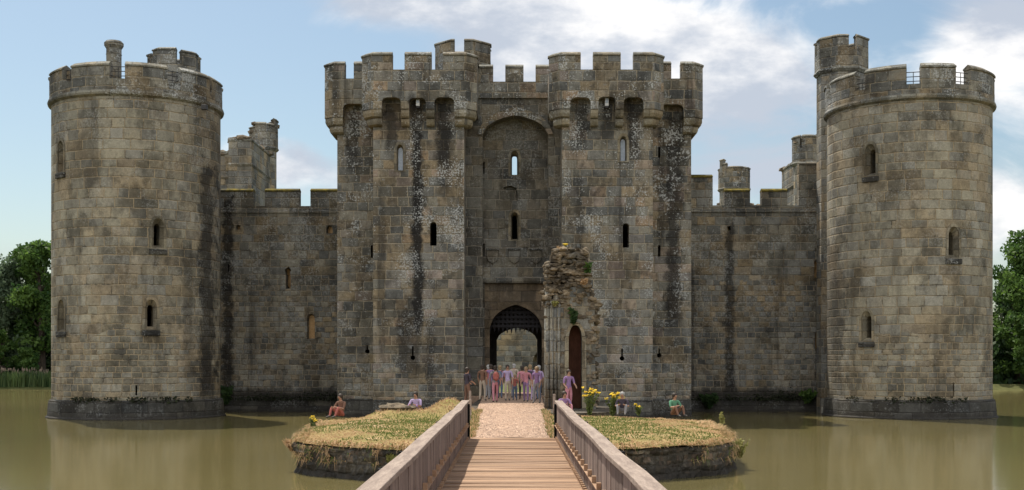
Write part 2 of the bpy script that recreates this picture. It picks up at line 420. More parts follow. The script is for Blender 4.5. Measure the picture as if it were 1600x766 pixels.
# water: muddy moat, smoothed by the long exposure
m, t, b = new_mat('moat water'); M['water'] = m
pos = wpos(t); n = t.noise(pos, .05, 3, .5)
t.put(b.inputs['Base Color'], t.mix(t.step(n, .35, .65), (.144,.120,.048), (.120,.103,.043)))
b.inputs['Roughness'].default_value = .10; b.inputs['IOR'].default_value = 1.33
w1 = t.noise(t.vmath('MULTIPLY', pos, (1, .35, 1)), 1.2, 3, .5)
bump(t, b, w1, .25, .012)

# ------------------------------------------------------------------ the setting
def ground():
    hole = [(-78,-9),(78,-9),(78,127),(-78,131)]
    out = [(-3500,-3500),(3500,-3500),(3500,3500),(-3500,3500)]
    inn = [(-75,-6),(75,-6),(75,124),(-75,128)]
    mb = MB()
    mb.rings([[(x, y, 1.0) for x, y in out], [(x, y, .55) for x, y in hole], [(x, y, -.5) for x, y in inn]])
    props(put('ground', mb, M['ground'], recalc=False), kind='structure')
    w = MB(); w.add([(-77,-8,0),(77,-8,0),(77,126.5,0),(-77,130.5,0)], [(0,1,2,3)])
    props(put('water', w, M['water']), kind='structure')
ground()

# --- castle corner towers
def circle(cx, cy, R, n=96, a0=-PI*1.5):
    # counter-clockwise from the far side
    return [(cx + R*math.cos(a0 + 2*PI*i/n + PI*2), cy + R*math.sin(a0 + 2*PI*i/n)) for i in range(n+1)]

def cyl_hit(cx, cy, R, px):
    k = (px - CX)/F
    A = k*k + 1; B = -2*(k*cx + cy); D = B*B - 4*A*(cx*cx + cy*cy - R*R)
    y = (-B - math.sqrt(max(D, 0))) / (2*A); return (k*y, y)

def window(cut, parent, o, r, n, w, h, ow, oh, mats, sill=True, lit_fill=None, depth=3.0, name='window_surround'):
    """splayed slit: cuts the opening and builds surround (> sill, infill)"""
    o = Vector(o); r = Vector(r); n = Vector(n)
    zs = (oh - h) * .38
    hole = pointed(ow, oh, -zs); slit = pointed(w, h, 0); fl = pointed(ow + .26, oh + .22, -zs - .06)
    cut.extr(hole, o, r, n, .4, -depth)
    pt = lambda prof, d: [tuple(o + r*u + n*d + Vector((0,0,z))) for u, z in prof]
    mb = MB().rings([pt(fl, -.03), pt(fl, .03), pt(hole, .03), pt(hole, -.03), pt(slit, -.30), pt(slit, -1.0)])
    s = put(name, mb, mats[0], parent)
    if sill:
        put('sill', MB().extr([(-ow*.75, -zs-.34), (ow*.75, -zs-.34), (ow*.75, -zs-.06), (-ow*.75, -zs-.06)], o, r, n, -.05, .10), mats[1], s, bevel=.03)
    if lit_fill:
        put('lit_fill', MB().extr(pointed(w-.006, h-.004, .002), o, r, n, -.42, -.34), lit_fill, s)
    return s

def corner_tower(label, cx, cy, R, wins, slits, mer, z_string, merl_z, turret, chimney=None, rails=()):
    T = thing('corner_tower', label, 'tower', (cx, cy, 0), 'round corner towers of the castle')
    uv = (cx, cy, R)
    body = MB().lathe(cx, cy, [(R, .9), (R, 5), (R, 11), (R, z_string)], 96)
    cut = MB().lathe(cx, cy, [(R-1.7, 1.6), (R-1.7, z_string-.6)], 32)
    for (px, y0, y1, inf) in wins:
        x, y = cyl_hit(cx, cy, R, px); n = Vector((x-cx, y-cy, 0)).normalized(); r = Vector((-n.y, n.x, 0))
        zb, zt = Z(y1, y), Z(y0, y)
        window(cut, T, (x, y, zb), r, n, .30, zt-zb, .62, (zt-zb) + .42, (M['dress'], M['plinth']), True, M['lit_fill'] if inf else None)
    for (px, y0, y1, w) in slits:
        x, y = cyl_hit(cx, cy, R, px); n = Vector((x-cx, y-cy, 0)).normalized(); r = Vector((-n.y, n.x, 0))
        zb, zt = Z(y1, y), Z(y0, y)
        cut.extr([(-w/2, 0), (w/2, 0), (w/2, zt-zb), (-w/2, zt-zb)], (x, y, zb), r, n, .4, -2.4)
    put('wall', body, M['tower'], T, uv, cut)
    put('plinth', MB().lathe(cx, cy, [(R+.30, -1.2), (R+.30, .05), (R+.22, .12), (R+.16, .80), (R+.12, .95), (R-.2, 1.12)], 96), M['plinth'], T, uv)
    P = circle(cx, cy, R + .10); S = plen(P)[-1]
    put('string_course', sweep(MB(), circle(cx, cy, R + .20)[:-1], [(0, z_string+.10), (.04, z_string+.22), (.35, z_string+.25), (.35, z_string-.10), (.17, z_string-.08), (.03, z_string)], True), M['cope'], T, uv)
    zsill = merl_z[0]
    put('parapet', sweep(MB(), P[:-1], [(0, z_string+.2), (0, zsill), (.5, zsill), (.5, z_string+.2)], True), M['tower_top'], T, uv)
    put('roof', MB().lathe(cx, cy, [(R-.3, z_string+.05), (R-.3, z_string+.3)], 48), M['dark'], T)
    spans = []
    for (a, b_) in mer:
        if isinstance(a, str): s1 = hit(P, b_); s0 = s1 - float(a)
        elif isinstance(b_, str): s0 = hit(P, a); s1 = s0 + float(b_)
        else: s0, s1 = hit(P, a), hit(P, b_)
        spans.append((s0, s1))
    pit = 2.85; s = spans[-1][1] + .8
    while s + 1.9 < S - .01 and len(spans) < 14: spans.append((s, s+1.9)); s += pit
    s = spans[0][0] - .8
    while s - 1.9 > 0: spans.append((s-1.9, s)); s -= pit
    for s0, s1 in spans: merlon(P, s0, s1, zsill, merl_z[1], .5, (M['tower_top'], M['cope']), T, uv)
    for (px0, px1) in rails:
        a, b_ = hit(P, px0), hit(P, px1); p = sub(P, a, b_)
        mb = MB()
        for zz in (.18, .42, .66): mb.tube([(x + (cx-x)*.05, y + (cy-y)*.05, zsill + zz) for x, y in (p[0], p[-1])], .022, 6)
        q0, q1 = p[0], p[-1]; qm = ((q0[0]+q1[0])/2, (q0[1]+q1[1])/2)
        mb.tube([(qm[0] + (cx-qm[0])*.05, qm[1] + (cy-qm[1])*.05, zsill - .02), (qm[0] + (cx-qm[0])*.05, qm[1] + (cy-qm[1])*.05, zsill + .68)], .02, 6)
        put('safety_railing', mb, M['iron'], T)
    if turret: turret_part(T, *turret)
    if chimney:
        x, y, r, zt = chimney
        put('chimney', MB().lathe(x, y, [(r, z_string), (r, zt-.75), (r*1.06, zt-.72), (r, zt-.68), (r, zt-.42), (r*1.1, zt-.36), (r*1.28, zt-.24), (r*1.28, zt-.10), (r*1.1, zt-.03), (r*1.05, zt), (r*.75, zt), (r*.75, zt-.6)], 24), M['tower_top'], T, (x, y, r), smooth=False)
    return T

def turret_part(T, cx, cy, r, z0, ztop, keep, mat='far', nside=8, rot=PI/8, hs=None, name='stair_turret', z_string=None):
    """octagonal stair turret: shaft (a part) > string course, merlons"""
    zst = z_string or ztop - 2.1
    poly = [(cx + r*math.cos(rot + 2*PI*i/nside), cy + r*math.sin(rot + 2*PI*i/nside)) for i in range(nside)]
    sh = put(name, MB().prism(poly, z0, zst), M[mat], T)
    P = [(cx + (r+.12)*math.cos(rot + 2*PI*i/nside), cy + (r+.12)*math.sin(rot + 2*PI*i/nside)) for i in range(nside)]
    put('string_course', sweep(MB(), [(cx + (r+.2)*math.cos(rot+2*PI*i/nside), cy + (r+.2)*math.sin(rot+2*PI*i/nside)) for i in range(nside)],
        [(0, zst+.08), (.06, zst+.2), (.5, zst+.2), (.5, zst-.1), (.12, zst-.08)], True), M['cope'], sh)
    zs = ztop - .95
    put('parapet', sweep(MB(), P, [(0, zst+.15), (0, zs), (.38, zs), (.38, zst+.15)], True), M['tower_top'], sh)
    PC = P + [P[0]]; S = plen(PC)[-1]; PC2 = P + P + [P[0]]
    for i, (a, b_, dz) in enumerate(keep):
        p = sub(PC2, a*S, b_*S)
        put('merlon', sweep(MB(), p, [(0, zs), (0, ztop - .2 + dz), (.38, ztop - .2 + dz), (.38, zs)]), M['tower_top'], sh, bevel=.03)
        put('coping', sweep(MB(), p, COPE(.38, ztop - .2 + dz, .2)), M['cope'], sh, bevel=.02)
    return sh

TL = (-20.85, 67.7, 4.5); TR = (22.25, 68.3, 4.42)
oct_keep = [(.0,.1,0),(.15,.38,0),(.44,.694,0),(.74,.93,0)]
oct_keep_b = [(.0,.1,0),(.15,.38,0),(.44,.52,-.1),(.565,.737,.08),(.785,.93,0)]
corner_tower('round stone corner tower with a tall round chimney rising behind its battlements', *TL,
    wins=[(247,349,383,0),(236,476,510,0),(95,228,264,1),(96,476,512,1)], slits=[(213,602,618,.09),(323,257,274,.10)],
    mer=[('1.9',98),(111,171),(195,262),(282,328),(331.5,'1.7')], z_string=16.95, merl_z=(17.75, 18.42),
    turret=(-20.0, 72.0, 1.42, 10, 21.25, oct_keep_b, 'tower_top'),
    chimney=(X(178,66.3), 66.3, .40, Z(65,66.3)), rails=[(98,111),(171,195),(262,282)])
corner_tower('round stone corner tower with iron rails in its battlements and a taller stair turret', *TR,
    wins=[(1360,233,270,0),(1490,362,398,0),(1354,494,528,0)], slits=[(1490,598,620,.09)],
    mer=[('1.9',1291),(1297.5,1335),(1351.5,1416),(1439,1494),(1517,1554)], z_string=16.9, merl_z=(17.65, 18.5),
    turret=(19.55, 72.2, 1.44, 0, 22.15, oct_keep, 'far'), rails=[(1335,1351.5),(1416,1439),(1494,1517)])
lamp = props(put('floodlight', MB().box(X(322,64.9)-.1, X(322,64.9)+.2, 64.2, 64.5, Z(173,64.5), Z(165,64.5)), M['iron'], bevel=.03),
    'small black floodlight fixed under the string course of the chimney tower', 'floodlight')

# --- curtain walls
def curtain(label, x0, x1, mer, zs, wins, yf=73.5):
    T = thing('curtain_wall', label, 'wall', ((x0+x1)/2, yf+1, 0), 'curtain walls beside the gatehouse')
    cut = MB()
    for (px, y0, y1, w, kind) in wins:
        o = (X(px, yf), yf, Z(y1, yf)); h = Z(y0, yf) - o[2]
        if kind == 'slit': cut.extr([(-w/2,0),(w/2,0),(w/2,h),(-w/2,h)], o, (1,0,0), (0,-1,0), .4, -1.6)
        elif kind == 'ragged': cut.extr([(-w*.4,0),(w*.45,.05),(w*.5,h*.5),(w*.35,h*.75),(w*.6,h*.8),(.05,h),(-w*.6,h*.85),(-w*.4,h*.6)], o, (1,0,0), (0,-1,0), .4, -1.6)
        else:
            window(cut, T, o, Vector((1,0,0)), Vector((0,-1,0)), w, h, w+.10, h+.12, (M['curtain'], M['plinth']), False, M['lit_fill'], 1.2)
        if kind == 'ragged':
            put('lit_rubble', MB().blob((o[0]+.05, yf+.75, o[2]+h*.35), (.22,.2,.5), 3, 2).blob((o[0]-.1, yf+.8, o[2]+h*.75), (.2,.2,.3), 5, 2), M['lit_fill'], T)  # rubble in the gap, its sunlit look painted in ochre
    put('wall', MB().box(x0, x1, yf, yf+2.0, -1.2, zs), M['curtain'], T, None, cut)
    put('plinth', MB().extr([(0,-1.2),(.35,-1.2),(.35,.15),(.22,.3),(.06,.75),(0,.8)], (x0, yf, 0), (0,-1,0), (1,0,0), 0.02, x1-x0-.02), M['plinth'], T)
    P = [(x0, yf-.03), (x1, yf-.03)]
    put('string_course', sweep(MB(), P, [(-.06, zs-.42), (-.06, zs-.33), (0.02, zs-.28), (.02, zs-.44)]), M['curtain'], T)
    for (a, b_, yt, mossy) in mer:
        zt = Z(yt, yf)
        merlon(P, max(0, X(a, yf)-x0), min(X(b_, yf), x1)-x0, zs, zt-.22, .55, (M['curtain'], M['mossy'] if mossy else M['cope']), T, h=.22)
    return T
curtain('curtain wall left of the gatehouse with three moss topped merlons', X(340,73.5)-.4, -9.6,
    [(338,396,294,1),(414,468,294,1),(485,528,294,1)], Z(322,73.5),
    [(450,416,452,.34,'ragged'),(486,492,529,.36,'lit_fill'),(357,413,425,.08,'slit'),(515,354,364,.28,'lit_fill'),(372,353,358,.2,'lit_fill')])
curtain('curtain wall right of the gatehouse with a tall end merlon beside the round tower', 9.85, X(1291,73.5)+.6,
    [(1078,1113.6,272,1),(1132,1172,294,1),(1190,1230,294,1),(1248,1300,252,0)], Z(321,73.5),
    [(1276,408,434,.22,'lit_fill'),(1278.5,518,545,.30,'lit_fill'),(1139,353,361,.22,'ragged'),(1290,455,467,.07,'slit')])

# --- gatehouse
G = thing('gatehouse', 'great stone gatehouse with machicolated twin towers and a pointed entrance arch', 'gatehouse', (0, 68, 0))
ZP = 16.43; ZTOP = 19.25; ZSILL = 18.5
def keyhole(cut, px, y0, y1, yf, w=.09, r=.13):
    zb, zt = Z(y1, yf), Z(y0, yf); o = (X(px, yf), yf, zb)
    c = [(r*math.cos(2*PI*i/10), r + r*math.sin(2*PI*i/10)) for i in range(10)]
    cut.extr(c, o, (1,0,0), (0,-1,0), .4, -1.7)
    cut.extr([(-w/2, r*1.6), (w/2, r*1.6), (w/2, zt-zb), (-w/2, zt-zb)], o, (1,0,0), (0,-1,0), .41, -1.69)
def loop_(cut, px, y0, y1, w, yf):
    zb, zt = Z(y1, yf), Z(y0, yf)
    cut.extr(pointed(w, zt-zb, 0, .5), (X(px, yf), yf, zb), (1,0,0), (0,-1,0), .4, -1.9)

def tower_block(x0, x1, yf, yb, slot, loops, keys, cav=True, glass=False):
    body = MB().box(x0, x1, yf, yb, -1.2, 17.4); cut = MB()
    if cav: cut.box(x0+.9, x1-.9, yf+1.3, yb-.8, 1.6, 16.6)
    N = Vector((0,-1,0)); R_ = Vector((1,0,0))
    for (px, y0, y1) in slot:
        o = (X(px, yf), yf, Z(y1, yf)); h = Z(y0, yf) - o[2]
        s = window(cut, G, o, R_, N, .25, h, .36, h+.16, (M['dress'], M['dress']), False, M['glass'], 2.2)
    for (px, y0, y1, w) in loops: loop_(cut, px, y0, y1, w, yf)
    for (px, y0, y1) in keys: keyhole(cut, px, y0, y1, yf)
    o = put('gate_tower', body, M['gate'], G, None, cut)
    put('plinth', MB().extr([(0,-1.2),(.35,-1.2),(.35,.2),(.25,.4),(.06,.95),(0,1.0)], (x0+.02, yf, 0), (0,-1,0), (1,0,0), 0, x1-x0-.04), M['plinth'], o)
    return o
YF, YO, YM = 65.0, 67.05, 67.3
lx0, lx1, rx0, rx1 = X(583,YF), X(725,YF), X(878,YF), X(1020,YF)
tl = tower_block(lx0, lx1, YF, 76, [(625,229,265)], [(677,347,384,.36)], [(645,541,563)])
tr = tower_block(rx0, rx1, YF, 76, [(974,216,250)], [(978,349,387,.34)], [(972,545,564)])
ol = tower_block(X(527,YO), lx0+.002, YO, 78, [], [(581.0,383,403,.12)], [(574,540,553)])
orr = tower_block(rx1-.002, X(1080,YO), YO, 78, [], [(1030,229,247,.12),(1030,383,401,.14)], [(1030,545,559)])

def corbel_bm(x0, x1, yw, zt, tiers):
    """stepped rounded bracket hung on the wall face yw, top at zt"""
    mb = MB()
    for (proj, h) in tiers:
        pr = [(0, zt), (proj, zt), (proj, zt-h*.35)] + [(proj*(1-.30*k) if k < 3 else 0, zt-h*(.35+.65*k/3)) for k in (1,2,3)]
        pr = [(0, zt), (proj-.03, zt), (proj, zt-.05), (proj, zt-h*.45), (proj-.06, zt-h*.8), (proj-.15, zt-h), (0, zt-h)]
        mb.extr([(u, z) for u, z in pr], (x0, yw, 0), (0,-1,0), (1,0,0), 0, x1-x0); zt -= h + .004
    return mb

def machicolated(P, opens, corbels, merl, corners, yw, zp, light_px=None):
    """overhanging parapet carried on corbels: P outer plan line"""
    yfront = min(p[1] for p in P); cut = MB()
    for (a, b_, yt) in opens:
        x0, x1 = X(a, yfront), X(b_, yfront); w = x1-x0; zt = Z(yt, yfront)
        prof = [(0, zp-.5), (w, zp-.5), (w, zt-.22), (w*.93, zt-.07), (w*.75, zt), (w*.25, zt), (w*.07, zt-.07), (0, zt-.22)]
        cut.extr(prof, (x0, yfront, 0), (1,0,0), (0,-1,0), .5, -.62)
    par = put('parapet', sweep(MB(), P, [(0, zp), (0, ZSILL), (.55, ZSILL), (.55, zp)]), M['gate'], G, None, cut)
    for (a, b_) in corbels:
        put('corbel', corbel_bm(X(a, yfront), X(b_, yfront), yw, zp-.004, [(.58,.45),(.36,.40)]), M['corbel'], par, bevel=.02)
    for (s0, s1) in corners:
        p = sub(P, s0, s1); z = zp-.004
        mb = sweep(MB(), p, [(.06, z), (.03, z-.06), (.03, z-.22), (.10, z-.38), (.22, z-.44), (.75, z-.44), (.75, z)])
        sweep(mb, p, [(.26, z-.445), (.24, z-.50), (.24, z-.62), (.30, z-.77), (.44, z-.84), (.75, z-.84), (.75, z-.445)])
        put('corbel', mb, M['corbel'], par, bevel=.02)
    for (s0, s1) in merl: merlon(P, s0, s1, ZSILL, ZTOP, .5, (M['gate'], M['cope']), par, h=.24)
    return par
def blockpath(x0, x1, yf, yb, c=.55): return [(x0, yb), (x0, yf+c), (x0+c, yf), (x1-c, yf), (x1, yf+c), (x1, yb)]
YPF = 64.35
PL = blockpath(X(564.5,64.6), X(745,64.6), YPF, 67.9)
H = lambda P, a: hit(P, a)
machicolated(PL, [(596.5,626,152),(639,665.5,153),(678.5,709.5,152)], [(626,639),(665.5,678.5)],
    [(H(PL,564.8)-1.0, H(PL,613)), (H(PL,632), H(PL,674)), (H(PL,692), H(PL,744.6)+.4), (H(PL,744.6)+1.3, plen(PL)[-1])],
    [(H(PL,566)-.9, H(PL,596.5)-.02), (H(PL,709.5)+.02, H(PL,743)+.9)], YF, ZP)
PR = blockpath(X(858,64.6), X(1038,64.6), YPF, 67.9)
machicolated(PR, [(891,923,152),(935,962,151),(974.6,1005.5,152)], [(923,935),(962,974.6)],
    [(H(PR,859)-.4, H(PR,907.5)), (H(PR,927), H(PR,970)), (H(PR,990), H(PR,1037.6)+1.0)],
    [(H(PR,861)-.9, H(PR,891)-.02), (H(PR,1005.5)+.02, H(PR,1036)+.9)], YF, ZP)
YPO = 66.4
POL = [(X(506.5,66.7), 78), (X(506.5,66.7), YPO+.5), (X(506.5,66.7)+.5, YPO), (X(564.5,64.6)+.5, YPO)]
sL = H(POL, 507.5)
machicolated(POL, [(536,571,162)], [], [(0.4,2.4),(3.2,5.2),(6.0,8.0),(sL-1.6, H(POL,539)), (H(POL,552.6), plen(POL)[-1])], [(sL-2.2, H(POL,536)-.02)], YO, 16.40)
PORR = [(X(1038,64.6)-.5, YPO), (X(1099,66.7)-.5, YPO), (X(1099,66.7), YPO+.5), (X(1099,66.7), 78)]
sR = H(PORR, 1098); eR = plen(PORR)[-1]
machicolated(PORR, [(1031,1068,163)], [], [(0, H(PORR,1049)), (H(PORR,1064), sR+1.6), (sR+2.5, sR+4.5), (sR+5.4, sR+7.4)], [(H(PORR,1068)+.02, sR+2.2)], YO, 16.40)
put('walkway', MB().prism([(lx0-.35,64.9),(lx1+.5,64.9),(lx1+.5,67.95),(lx0-.35,67.95)], 17.41, 17.6), M['dark'], G)
put('walkway', MB().prism([(rx0-.5,64.9),(rx1+.35,64.9),(rx1+.35,67.95),(rx0-.5,67.95)], 17.41, 17.6), M['dark'], G)
put('walkway', MB().box(X(527,YO)-.25, lx0-.36, 66.96, 78, 17.41, 17.6), M['dark'], G)
put('walkway', MB().box(rx1+.36, X(1080,YO)+.25, 66.96, 78, 17.41, 17.6), M['dark'], G)

# centre: tall recess with the arch
AF = lambda u: .70*(1-(1-u)**2.6)**.58 + .30*u
def four_centred(x0, x1, zs, za, n=9, p=1.5):
    xm, hw = (x0+x1)/2, (x1-x0)/2; pts = []
    for i in range(n+1):
        u = i/n; pts.append((xm + hw*(1-u), zs + (za-zs)*AF(u)))
    for i in range(n-1, -1, -1):
        u = i/n; pts.append((xm - hw*(1-u), zs + (za-zs)*AF(u)))
    return pts
def arch_prof(x0, x1, zb, zs, za): return [(x0, zb), (x1, zb)] + four_centred(x0, x1, zs, za)
YR = 68.3
cut = MB()
rxa, rxb = X(754,YM), X(856.5,YM)
cut.extr(arch_prof(rxa, rxb, .5, 15.6, Z(181,YM)), (0, YM, 0), (1,0,0), (0,-1,0), .5, -(YR-YM))
wall = MB().box(lx1-.05, rx0+.05, YM, 70.2, -1.2, 17.9)
cut2 = MB()
gx0, gx1 = X(757,YR), X(853,YR)
cut2.box(gx0, gx1, YR-.3, 71, .6, Z(443,YR))
for (y0, y1, nm) in ((239,272,0),(335,373,0)):
    o = (X(804,YR), YR, Z(y1,YR)); h = Z(y0,YR)-o[2]
    window(cut2, G, o, Vector((1,0,0)), Vector((0,-1,0)), .28, h, .44, h+.18, (M['dress'], M['dress']), False, None, 3.0)
cut2.extr([(-.42,.9),(-.42,1.05),(.0,1.1),(.28,.95),(.38,.5),(.3,0),(-.08,.15),(-.1,.75)], (X(799,YR), YR, Z(321,YR)), (1,0,0), (0,-1,0), .25, -.35)
for (px, y0, y1) in ((755.6,252,271),(755.8,380,400)): cut2.box(X(px,68)-.05, X(px,68)+.06, 67.9, 68.6, Z(y1,68), Z(y0,68))
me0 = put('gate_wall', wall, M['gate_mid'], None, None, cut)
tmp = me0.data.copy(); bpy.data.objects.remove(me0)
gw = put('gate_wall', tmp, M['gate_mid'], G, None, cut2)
# arch moulding
ap = four_centred(rxa, rxb, 15.6, Z(181,YM)); ao = four_centred(rxa-.28, rxb+.28, 15.6, Z(168,YM))
def ringz(ap, ao, y0, y1):
    mb = MB(); k = len(ap)
    for i in range(k-1):
        q = [ap[i], ap[i+1], ao[i+1], ao[i]]
        v = [(x, y0, z) for x, z in q] + [(x, y1, z) for x, z in q]
        mb.add(v, [(0,1,2,3),(7,6,5,4),(0,4,5,1),(2,6,7,3)] + ([(3,7,4,0)] if i == 0 else []) + ([(1,5,6,2)] if i == k-2 else []))
    return mb
put('arch_moulding', ringz(ap, ao, YM-.14, YM+.02), M['gate'], G)
PM = [(X(738,67.1), 67.15), (X(866,67.1), 67.15)]
par = put('parapet', sweep(MB(), PM, [(0, 17.6), (0, ZSILL), (.5, ZSILL), (.5, 17.6)]), M['gate'], G)
for a, b_ in ((740,770.5),(789.5,818),(837,865)): merlon(PM, H(PM,a), H(PM,b_), ZSILL, ZTOP, .45, (M['gate'], M['cope']), par, h=.24)
# shields, lintel, gate surround with the arch
for px in (769.5, 803.5, 837.5):
    w = X(812.5,YR)-X(803.5,YR)
    pr = [(-w, .78), (-w, .45), (-w*.8, .2), (0, 0), (w*.8, .2), (w, .45), (w, .78)]
    sh = put('shield', MB().extr(pr, (X(px,YR), YR, Z(413,YR)), (1,0,0), (0,-1,0), -.02, .12), M['gate_mid'], G, bevel=.03)
    put('hood', MB().box(X(px,YR)-w*1.1, X(px,YR)+w*1.1, YR-.2, YR+.02, Z(413,YR)+.785, Z(413,YR)+.86), M['plinth'], sh)
zl = Z(443,YR)
put('lintel', MB().extr([(0, zl), (.10, zl+.02), (.16, zl+.12), (.16, zl+.24), (.03, zl+.40), (0, zl+.40)], (rxa+.01, YR, 0), (0,-1,0), (1,0,0), 0, rxb-rxa-.02), M['gate_mid'], G)
ga, gb = X(765,YR), X(847,YR); gz = Z(476,YR); gs = Z(512,YR)
cutg = MB().extr(arch_prof(ga, gb, .9, gs, gz), (0, YR, 0), (1,0,0), (0,-1,0), .5, -2.5)
put('gate_surround', MB().box(gx0+.003, gx1-.003, YR+.22, YR+.75, .6, zl-.003), M['tan'], G, None, cutg)
a1 = four_centred(ga, gb, gs, gz); a2 = four_centred(ga-.16, gb+.16, gs, gz+.22)
put('arch_moulding', ringz(a1, a2, YR+.15, YR+.23), M['tan'], G)
# portcullis
mb = MB(); yp = YR+1.0
for i in range(13):
    x = ga + .02 + (gb-ga-.04)*i/12; zb = Z(512,yp) + .06*math.sin(i)
    mb.box(x-.07, x+.07, yp, yp+.08, zb, 7.0); mb.prism([(x-.012,yp+.03),(x+.012,yp+.03),(x+.012,yp+.05),(x-.012,yp+.05)], zb-.28, zb-.001, taper=[(x-.07,yp),(x+.07,yp),(x+.07,yp+.08),(x-.07,yp+.08)])
for k in range(8): mb.box(ga-.1, gb+.1, yp-.05, yp-.002, 4.98+.26*k, 5.12+.26*k)
put('portcullis', mb, M['oak'], G)
# passage: inner wall with arch, roof, room above
yi = 73.0
ia, ib = X(776,yi), X(839.5,yi)
cuti = MB().extr(arch_prof(ia, ib, .9, Z(531,yi), Z(512,yi)), (0, yi, 0), (1,0,0), (0,-1,0), .5, -1.2)
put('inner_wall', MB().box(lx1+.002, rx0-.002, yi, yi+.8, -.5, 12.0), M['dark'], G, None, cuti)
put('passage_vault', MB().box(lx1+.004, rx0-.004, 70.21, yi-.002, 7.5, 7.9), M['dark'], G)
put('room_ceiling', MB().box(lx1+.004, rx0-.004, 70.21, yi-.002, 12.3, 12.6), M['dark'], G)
props(put('gate_floor', MB().box(lx1+.004, rx0-.004, 66.6, 74.5, .3, 1.14), M['gravel']), kind='structure')
turret_part(G, X(724,71.5), 71.3, 1.62, 17.4, Z(60,71.3)-.40, [(.0,.1,0),(.15,.38,0),(.44,.647,0),(.698,.93,0)], 'tower_top', z_string=19.6, rot=PI/8)
for px, py, lab in ((653,160,'pale floodlight hung in the middle machicolation of the left gate tower'),(948,160,'pale floodlight hung in the middle machicolation of the right gate tower')):
    L = thing('floodlight', lab, 'floodlight', (X(px,64.8), 64.8, Z(py,64.8)))
    x, z = X(px,64.8), Z(py,64.8)
    put('housing', MB().box(x-.10, x+.10, 64.72, 64.84, z-.20, z+.26), M['lamp'], L, bevel=.015)
    put('lens', MB().box(x-.065, x+.065, 64.70, 64.722, z-.05, z+.2), M['glass'], L); put('bracket', MB().box(x-.08, x+.08, 64.73, 64.99, z-.30, z-.205), M['iron'], L)

# --- towers and walls further back
def back_tower(label, blocks, tur, grp=None):
    xs = blocks[0]; T = thing('rear_tower', label, 'tower', ((xs[0]+xs[1])/2, xs[2], 0))
    for (x0, x1, y0, y1, z1, cren) in blocks:
        w = put('wall', MB().box(x0, x1, y0, y1, 0, z1), M['far'], T)
        put('string_course', sweep(MB(), [(x0-.08, y0-.08), (x1+.08, y0-.08), (x1+.08, y1+.08), (x0-.08, y1+.08)], [(0, z1-1.6), (.07, z1-1.5), (.07, z1-1.75)], True), M['cope'], w)
        put('coping', MB().box(x0-.06, x1+.06, y0-.06, y1+.06, z1, z1+.22), M['cope'], w, bevel=.06)
    for tp in tur: turret_part(T, *tp)
    rg = random.Random(int(xs[2]*7)); stones = []
    for (x0, x1, y0, y1, z1, cren) in blocks:
        for _ in range(26):
            s_ = rg.uniform(.16,.36); stones.append(MB().blob((rg.uniform(x0+.1,x1-.1), rg.choice((y0+.2, y1-.3, rg.uniform(y0,y1))), z1+rg.uniform(.1,.34)), (s_*1.3,s_,s_*.7), rg.random()*90, 1, .35, rg.uniform(.6,1.1)))
    for tp in tur:
        for _ in range(16):
            a = rg.uniform(0, 2*PI); s_ = rg.uniform(.12,.26); stones.append(MB().blob((tp[0]+math.cos(a)*tp[2]*.95, tp[1]+math.sin(a)*tp[2]*.95, tp[4]+rg.uniform(-.95,-.1)), (s_*1.2,s_,s_*.8), rg.random()*90, 1, .35, rg.uniform(.6,1.1)))
    for mb in stones: put('broken_stone', mb, M['rubble'], T, tint=True)
    return T
back_tower('square far tower with a ruined stair turret, seen over the left curtain wall',
    [(X(357,85), X(393,85), 85, 91.5, Z(221,85), 0), (X(357,85)-3.2, X(357,85)-.01, 85.3, 91.2, Z(240,85), 0)],
    [(X(412,92.6), 92.6, .98, 0, Z(192,92.6), [(.0,.13,.25),(.13,.25,-.3),(.50,.62,-.35),(.62,.74,-.1),(.74,.86,-.15),(.86,1.0,.28)], 'far', 8, PI/8)])
back_tower('narrow far tower partly hidden behind the tall stair turret of the right tower',
    [(X(1241,89)+.2, X(1241,89)+6, 88, 94, Z(249,88), 0)], [(X(1258,87.5), 87.3, .85, 0, Z(213,87.3), [(0,.1,0),(.13,.30,-.02),(.4,.6,0),(.62,.86,0),(.9,.98,-.1)], 'far', 12, PI/12)])
back_tower('distant round topped turret rising over the right curtain wall merlons',
    [(X(1126,112)-.2, X(1168,112)+4, 113, 118, Z(322,112), 0)], [(X(1147,112), 112, 1.33, 0, Z(266,112)+.2, [(.30,.45,0),(.5,.545,.75),(.545,.6,.35),(.6,.85,0),(.85,1.0,0)], 'far', 12, PI/12)])
cut = MB().extr(arch_prof(X(833,110), X(833,110)+2.6, .9, 3.2, 4.2), (0, 110, 0), (1,0,0), (0,-1,0), .5, -1.0)
RW = thing('rear_range_wall', 'weathered far courtyard wall glimpsed through the entrance arch', 'wall', (0, 110, 0))
put('wall', MB().box(-14, 14, 110, 111.5, 0, 13.0), M['far'], RW, None, cut)
props(put('courtyard_ground', MB().box(-24, 24, 75.6, 113, .2, 1.12), M['courtyard']), kind='structure')

